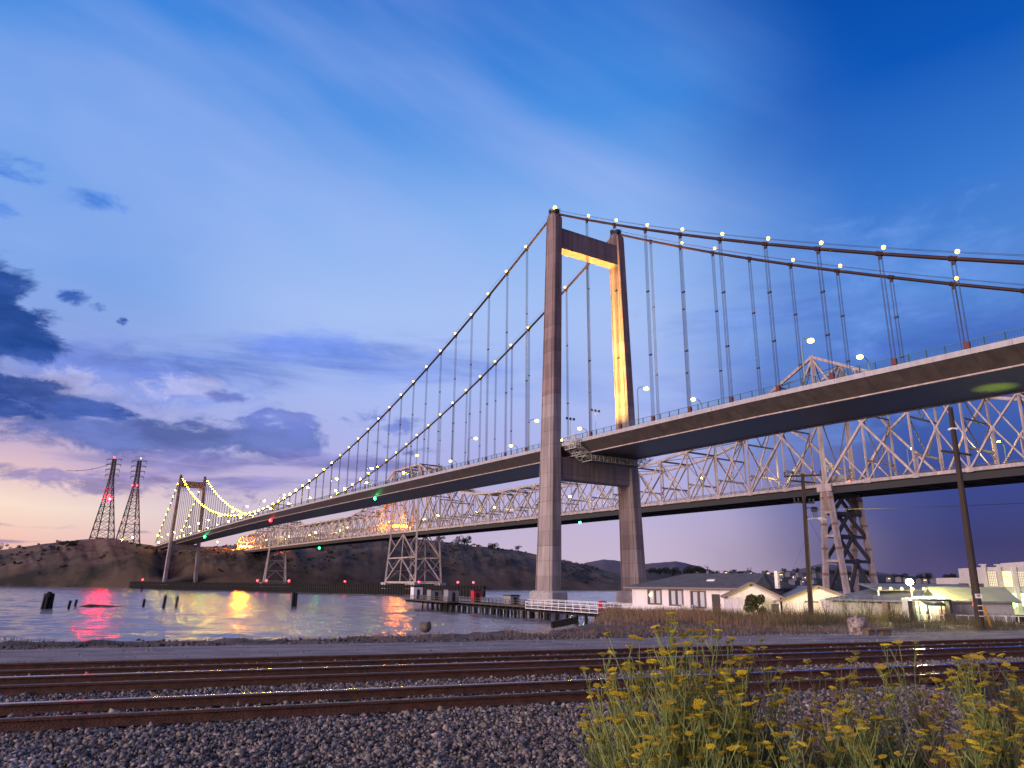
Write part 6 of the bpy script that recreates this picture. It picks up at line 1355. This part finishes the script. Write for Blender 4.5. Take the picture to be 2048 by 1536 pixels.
spots_ = [(1452, 1145, 1700), (1480, 1147, 1690), (1503, 1146, 1720), (1520, 1150, 1660), (1536, 1146, 1730), (1548, 1153, 1650), (1562, 1149, 1700), (1575, 1147, 1740), (1588, 1154, 1650), (1600, 1148, 1720), (1612, 1155, 1650), (1628, 1149, 1730), (1560, 1160, 1600), (1584, 1162, 1590), (1607, 1163, 1590), (1630, 1161, 1600), (1652, 1160, 1620), (1640, 1150, 1740), (1668, 1158, 1650), (1688, 1146, 1740), (1700, 1158, 1620), (1712, 1152, 1680), (1738, 1146, 1750), (1742, 1157, 1640), (1778, 1157, 1650), (1797, 1157, 1650), (1815, 1158, 1650), (1838, 1160, 1650), (1850, 1160, 1650), (1868, 1160, 1650), (1886, 1159, 1650), (1420, 1143, 1760), (1395, 1144, 1760)]
for i, (px, py, Y) in enumerate(spots_):
    far_house(px, py, Y, gt.uniform(7.5, 11.5), (1, 0, 2, 0, 1, 0)[i % 6], 'small far-shore house, %s of the hillside town from the left' % ORD[sorted(range(len(spots_)), key=lambda q: spots_[q][0]).index(i)], 'houses of the far hillside town')
hts = [(880, 1086), (905, 1085), (913, 1088), (935, 1090), (948, 1089), (957, 1091), (978, 1094), (765, 1077), (792, 1079), (805, 1080), (824, 1082), (838, 1083), (852, 1084), (742, 1078)]
for i, (px, py) in enumerate(hts):
    x, y, z = sight(px, py, 1190); y_ = 1190; b_h = float(np.interp(x / y_, [q[0] for q in HK], [q[3] for q in HK])); yc = float(np.interp(x / y_, [q[0] for q in HK], [q[2] for q in HK]))
    far_house(px, py + 3, yc - 25, 10, 1 if i % 3 else 2, 'small lit house on the ridge of the near hill, %s from the left' % ORD[sorted(range(len(hts)), key=lambda q: hts[q][0]).index(i)], 'lit houses along the hill ridge')
def far_tree(px, py_base, Y, h, w, label, seed, n=1500):
    x, y, z = sight(px, py_base, Y); T = empty('tree', (x, y, z), label, 'tree', 'dark trees on the far hills'); r = np.random.default_rng(seed)
    cs = [(x + q[0] * w * .5, y + q[1] * w * .4, z + h * .6 + q[2] * h * .32) for q in r.uniform(-1, 1, (11, 3))]; V, F = leafcloud(cs, list(r.uniform(.16, .30, 11) * w), n, w * .035, seed, .85); npmesh('crown', V - np.array((x, y, z)), F, m_leafd, T)
    mb = MB(); mb.tube([(x, y, z - 2), (x, y, z + h * .7)], [w * .05, w * .02], 5); mb.build('trunk', m_pile, T)
TR = [(928, 1092, 1180, 15, 20, 'broad dark tree on the hill ridge right of the centre tower'), (880, 1086, 1170, 11, 12, 'dark tree on the hill ridge beside the centre tower'), (915, 1090, 1180, 8, 10, 'small dark tree left of the broad ridge tree'), (985, 1098, 1230, 9, 16, 'low dark tree among the ridge houses'), (1037, 1101, 1260, 9, 10, 'lone round tree on the bare hill ridge'), (40, 1100, 960, 6, 8, 'small round tree on the left hillside ridge'), (2, 1108, 960, 13, 9, 'pointed tree cut by the left picture edge'), (117, 1088, 955, 4.5, 6, 'little shrub on the ridge before the pylons'), (138, 1096, 900, 7, 13, 'dark spreading shrub on the slope below the pylons'),
      (1385, 1152, 1500, 16, 26, 'wide dark tree left of the big one above the bungalow roof'), (1402, 1152, 1480, 21, 26, 'big dark tree above the bungalow roof'), (1345, 1150, 1500, 12, 26, 'low dark tree over the left part of the bungalow roof'), (1320, 1148, 1500, 10, 20, 'dark tree right beside the right concrete tower leg'), (1300, 1147, 1500, 8, 18, 'small dark tree partly behind the right concrete tower leg'), (1375, 1152, 1520, 12, 22, 'dark tree over the bungalow ridge'), (1430, 1152, 1560, 9, 16, 'dark bushy tree right of the big one'), (1465, 1150, 1650, 11, 13, 'dark tree near the leftmost town houses'), (1499, 1148, 1700, 14, 9, 'tall narrow dark tree in the hillside town'), (1530, 1149, 1680, 9, 12, 'round dark tree in the hillside town'), (1568, 1146, 1760, 11, 13, 'dark tree behind the middle of the town'), (1592, 1146, 1750, 10, 14, 'dark tree right of the middle of the town'), (1632, 1146, 1750, 13, 20, 'dark tree by the foot of the pole behind the sheds'), (1655, 1148, 1740, 12, 16, 'dark tree left of the steel tower legs'), (1670, 1150, 1740, 10, 16, 'dark tree between the near steel tower legs'), (1700, 1152, 1740, 9, 20, 'dark tree seen through the steel tower'), (1735, 1150, 1740, 8, 18, 'dark tree seen through the right side of the steel tower'), (1800, 1158, 1740, 10, 26, 'dark tree above the yard light'), (1850, 1158, 1740, 9, 30, 'long low dark tree right of the yard light'), (1900, 1158, 1740, 9, 26, 'dark tree left of the white annex'), (1480, 1150, 1640, 8, 12, 'small dark tree among the leftmost town houses')]
for i, a in enumerate(TR): far_tree(*a, seed=300 + i)
V, F = [], []
gsh = np.random.default_rng(31); cs = []
for _ in range(900):
    b = gsh.uniform(-.75, .12); t = gsh.uniform(.05, 1.0) ** .8; s0, c0 = np.interp(b, [q[0] for q in HK], [q[1] for q in HK]), np.interp(b, [q[0] for q in HK], [q[2] for q in HK]); cs.append((b, t, s0 + (c0 - s0) * t))
iB = np.array([c[0] for c in cs]); iT = np.array([c[1] for c in cs]); yy_ = np.array([c[2] for c in cs]); ib = np.searchsorted(bear, iB).clip(0, len(bear) - 1); it = np.searchsorted(tt, iT).clip(0, len(tt) - 1)
cen = np.stack([iB * yy_, yy_, Zh[it, ib] + .6], -1); keep = fbm(cen[:, 0] * .02, cen[:, 1] * .02, 3, 91) > .44; cen = cen[keep]
V, F = leafcloud([tuple(c) for c in cen], list(gsh.uniform(.8, 2.6, len(cen))), 26000, .55, 32, .7); tag(npmesh('hillside_scrub', V, F, mat('scrub_leaves', (.022, .024, .012), .9, island=.5)), kind='stuff')
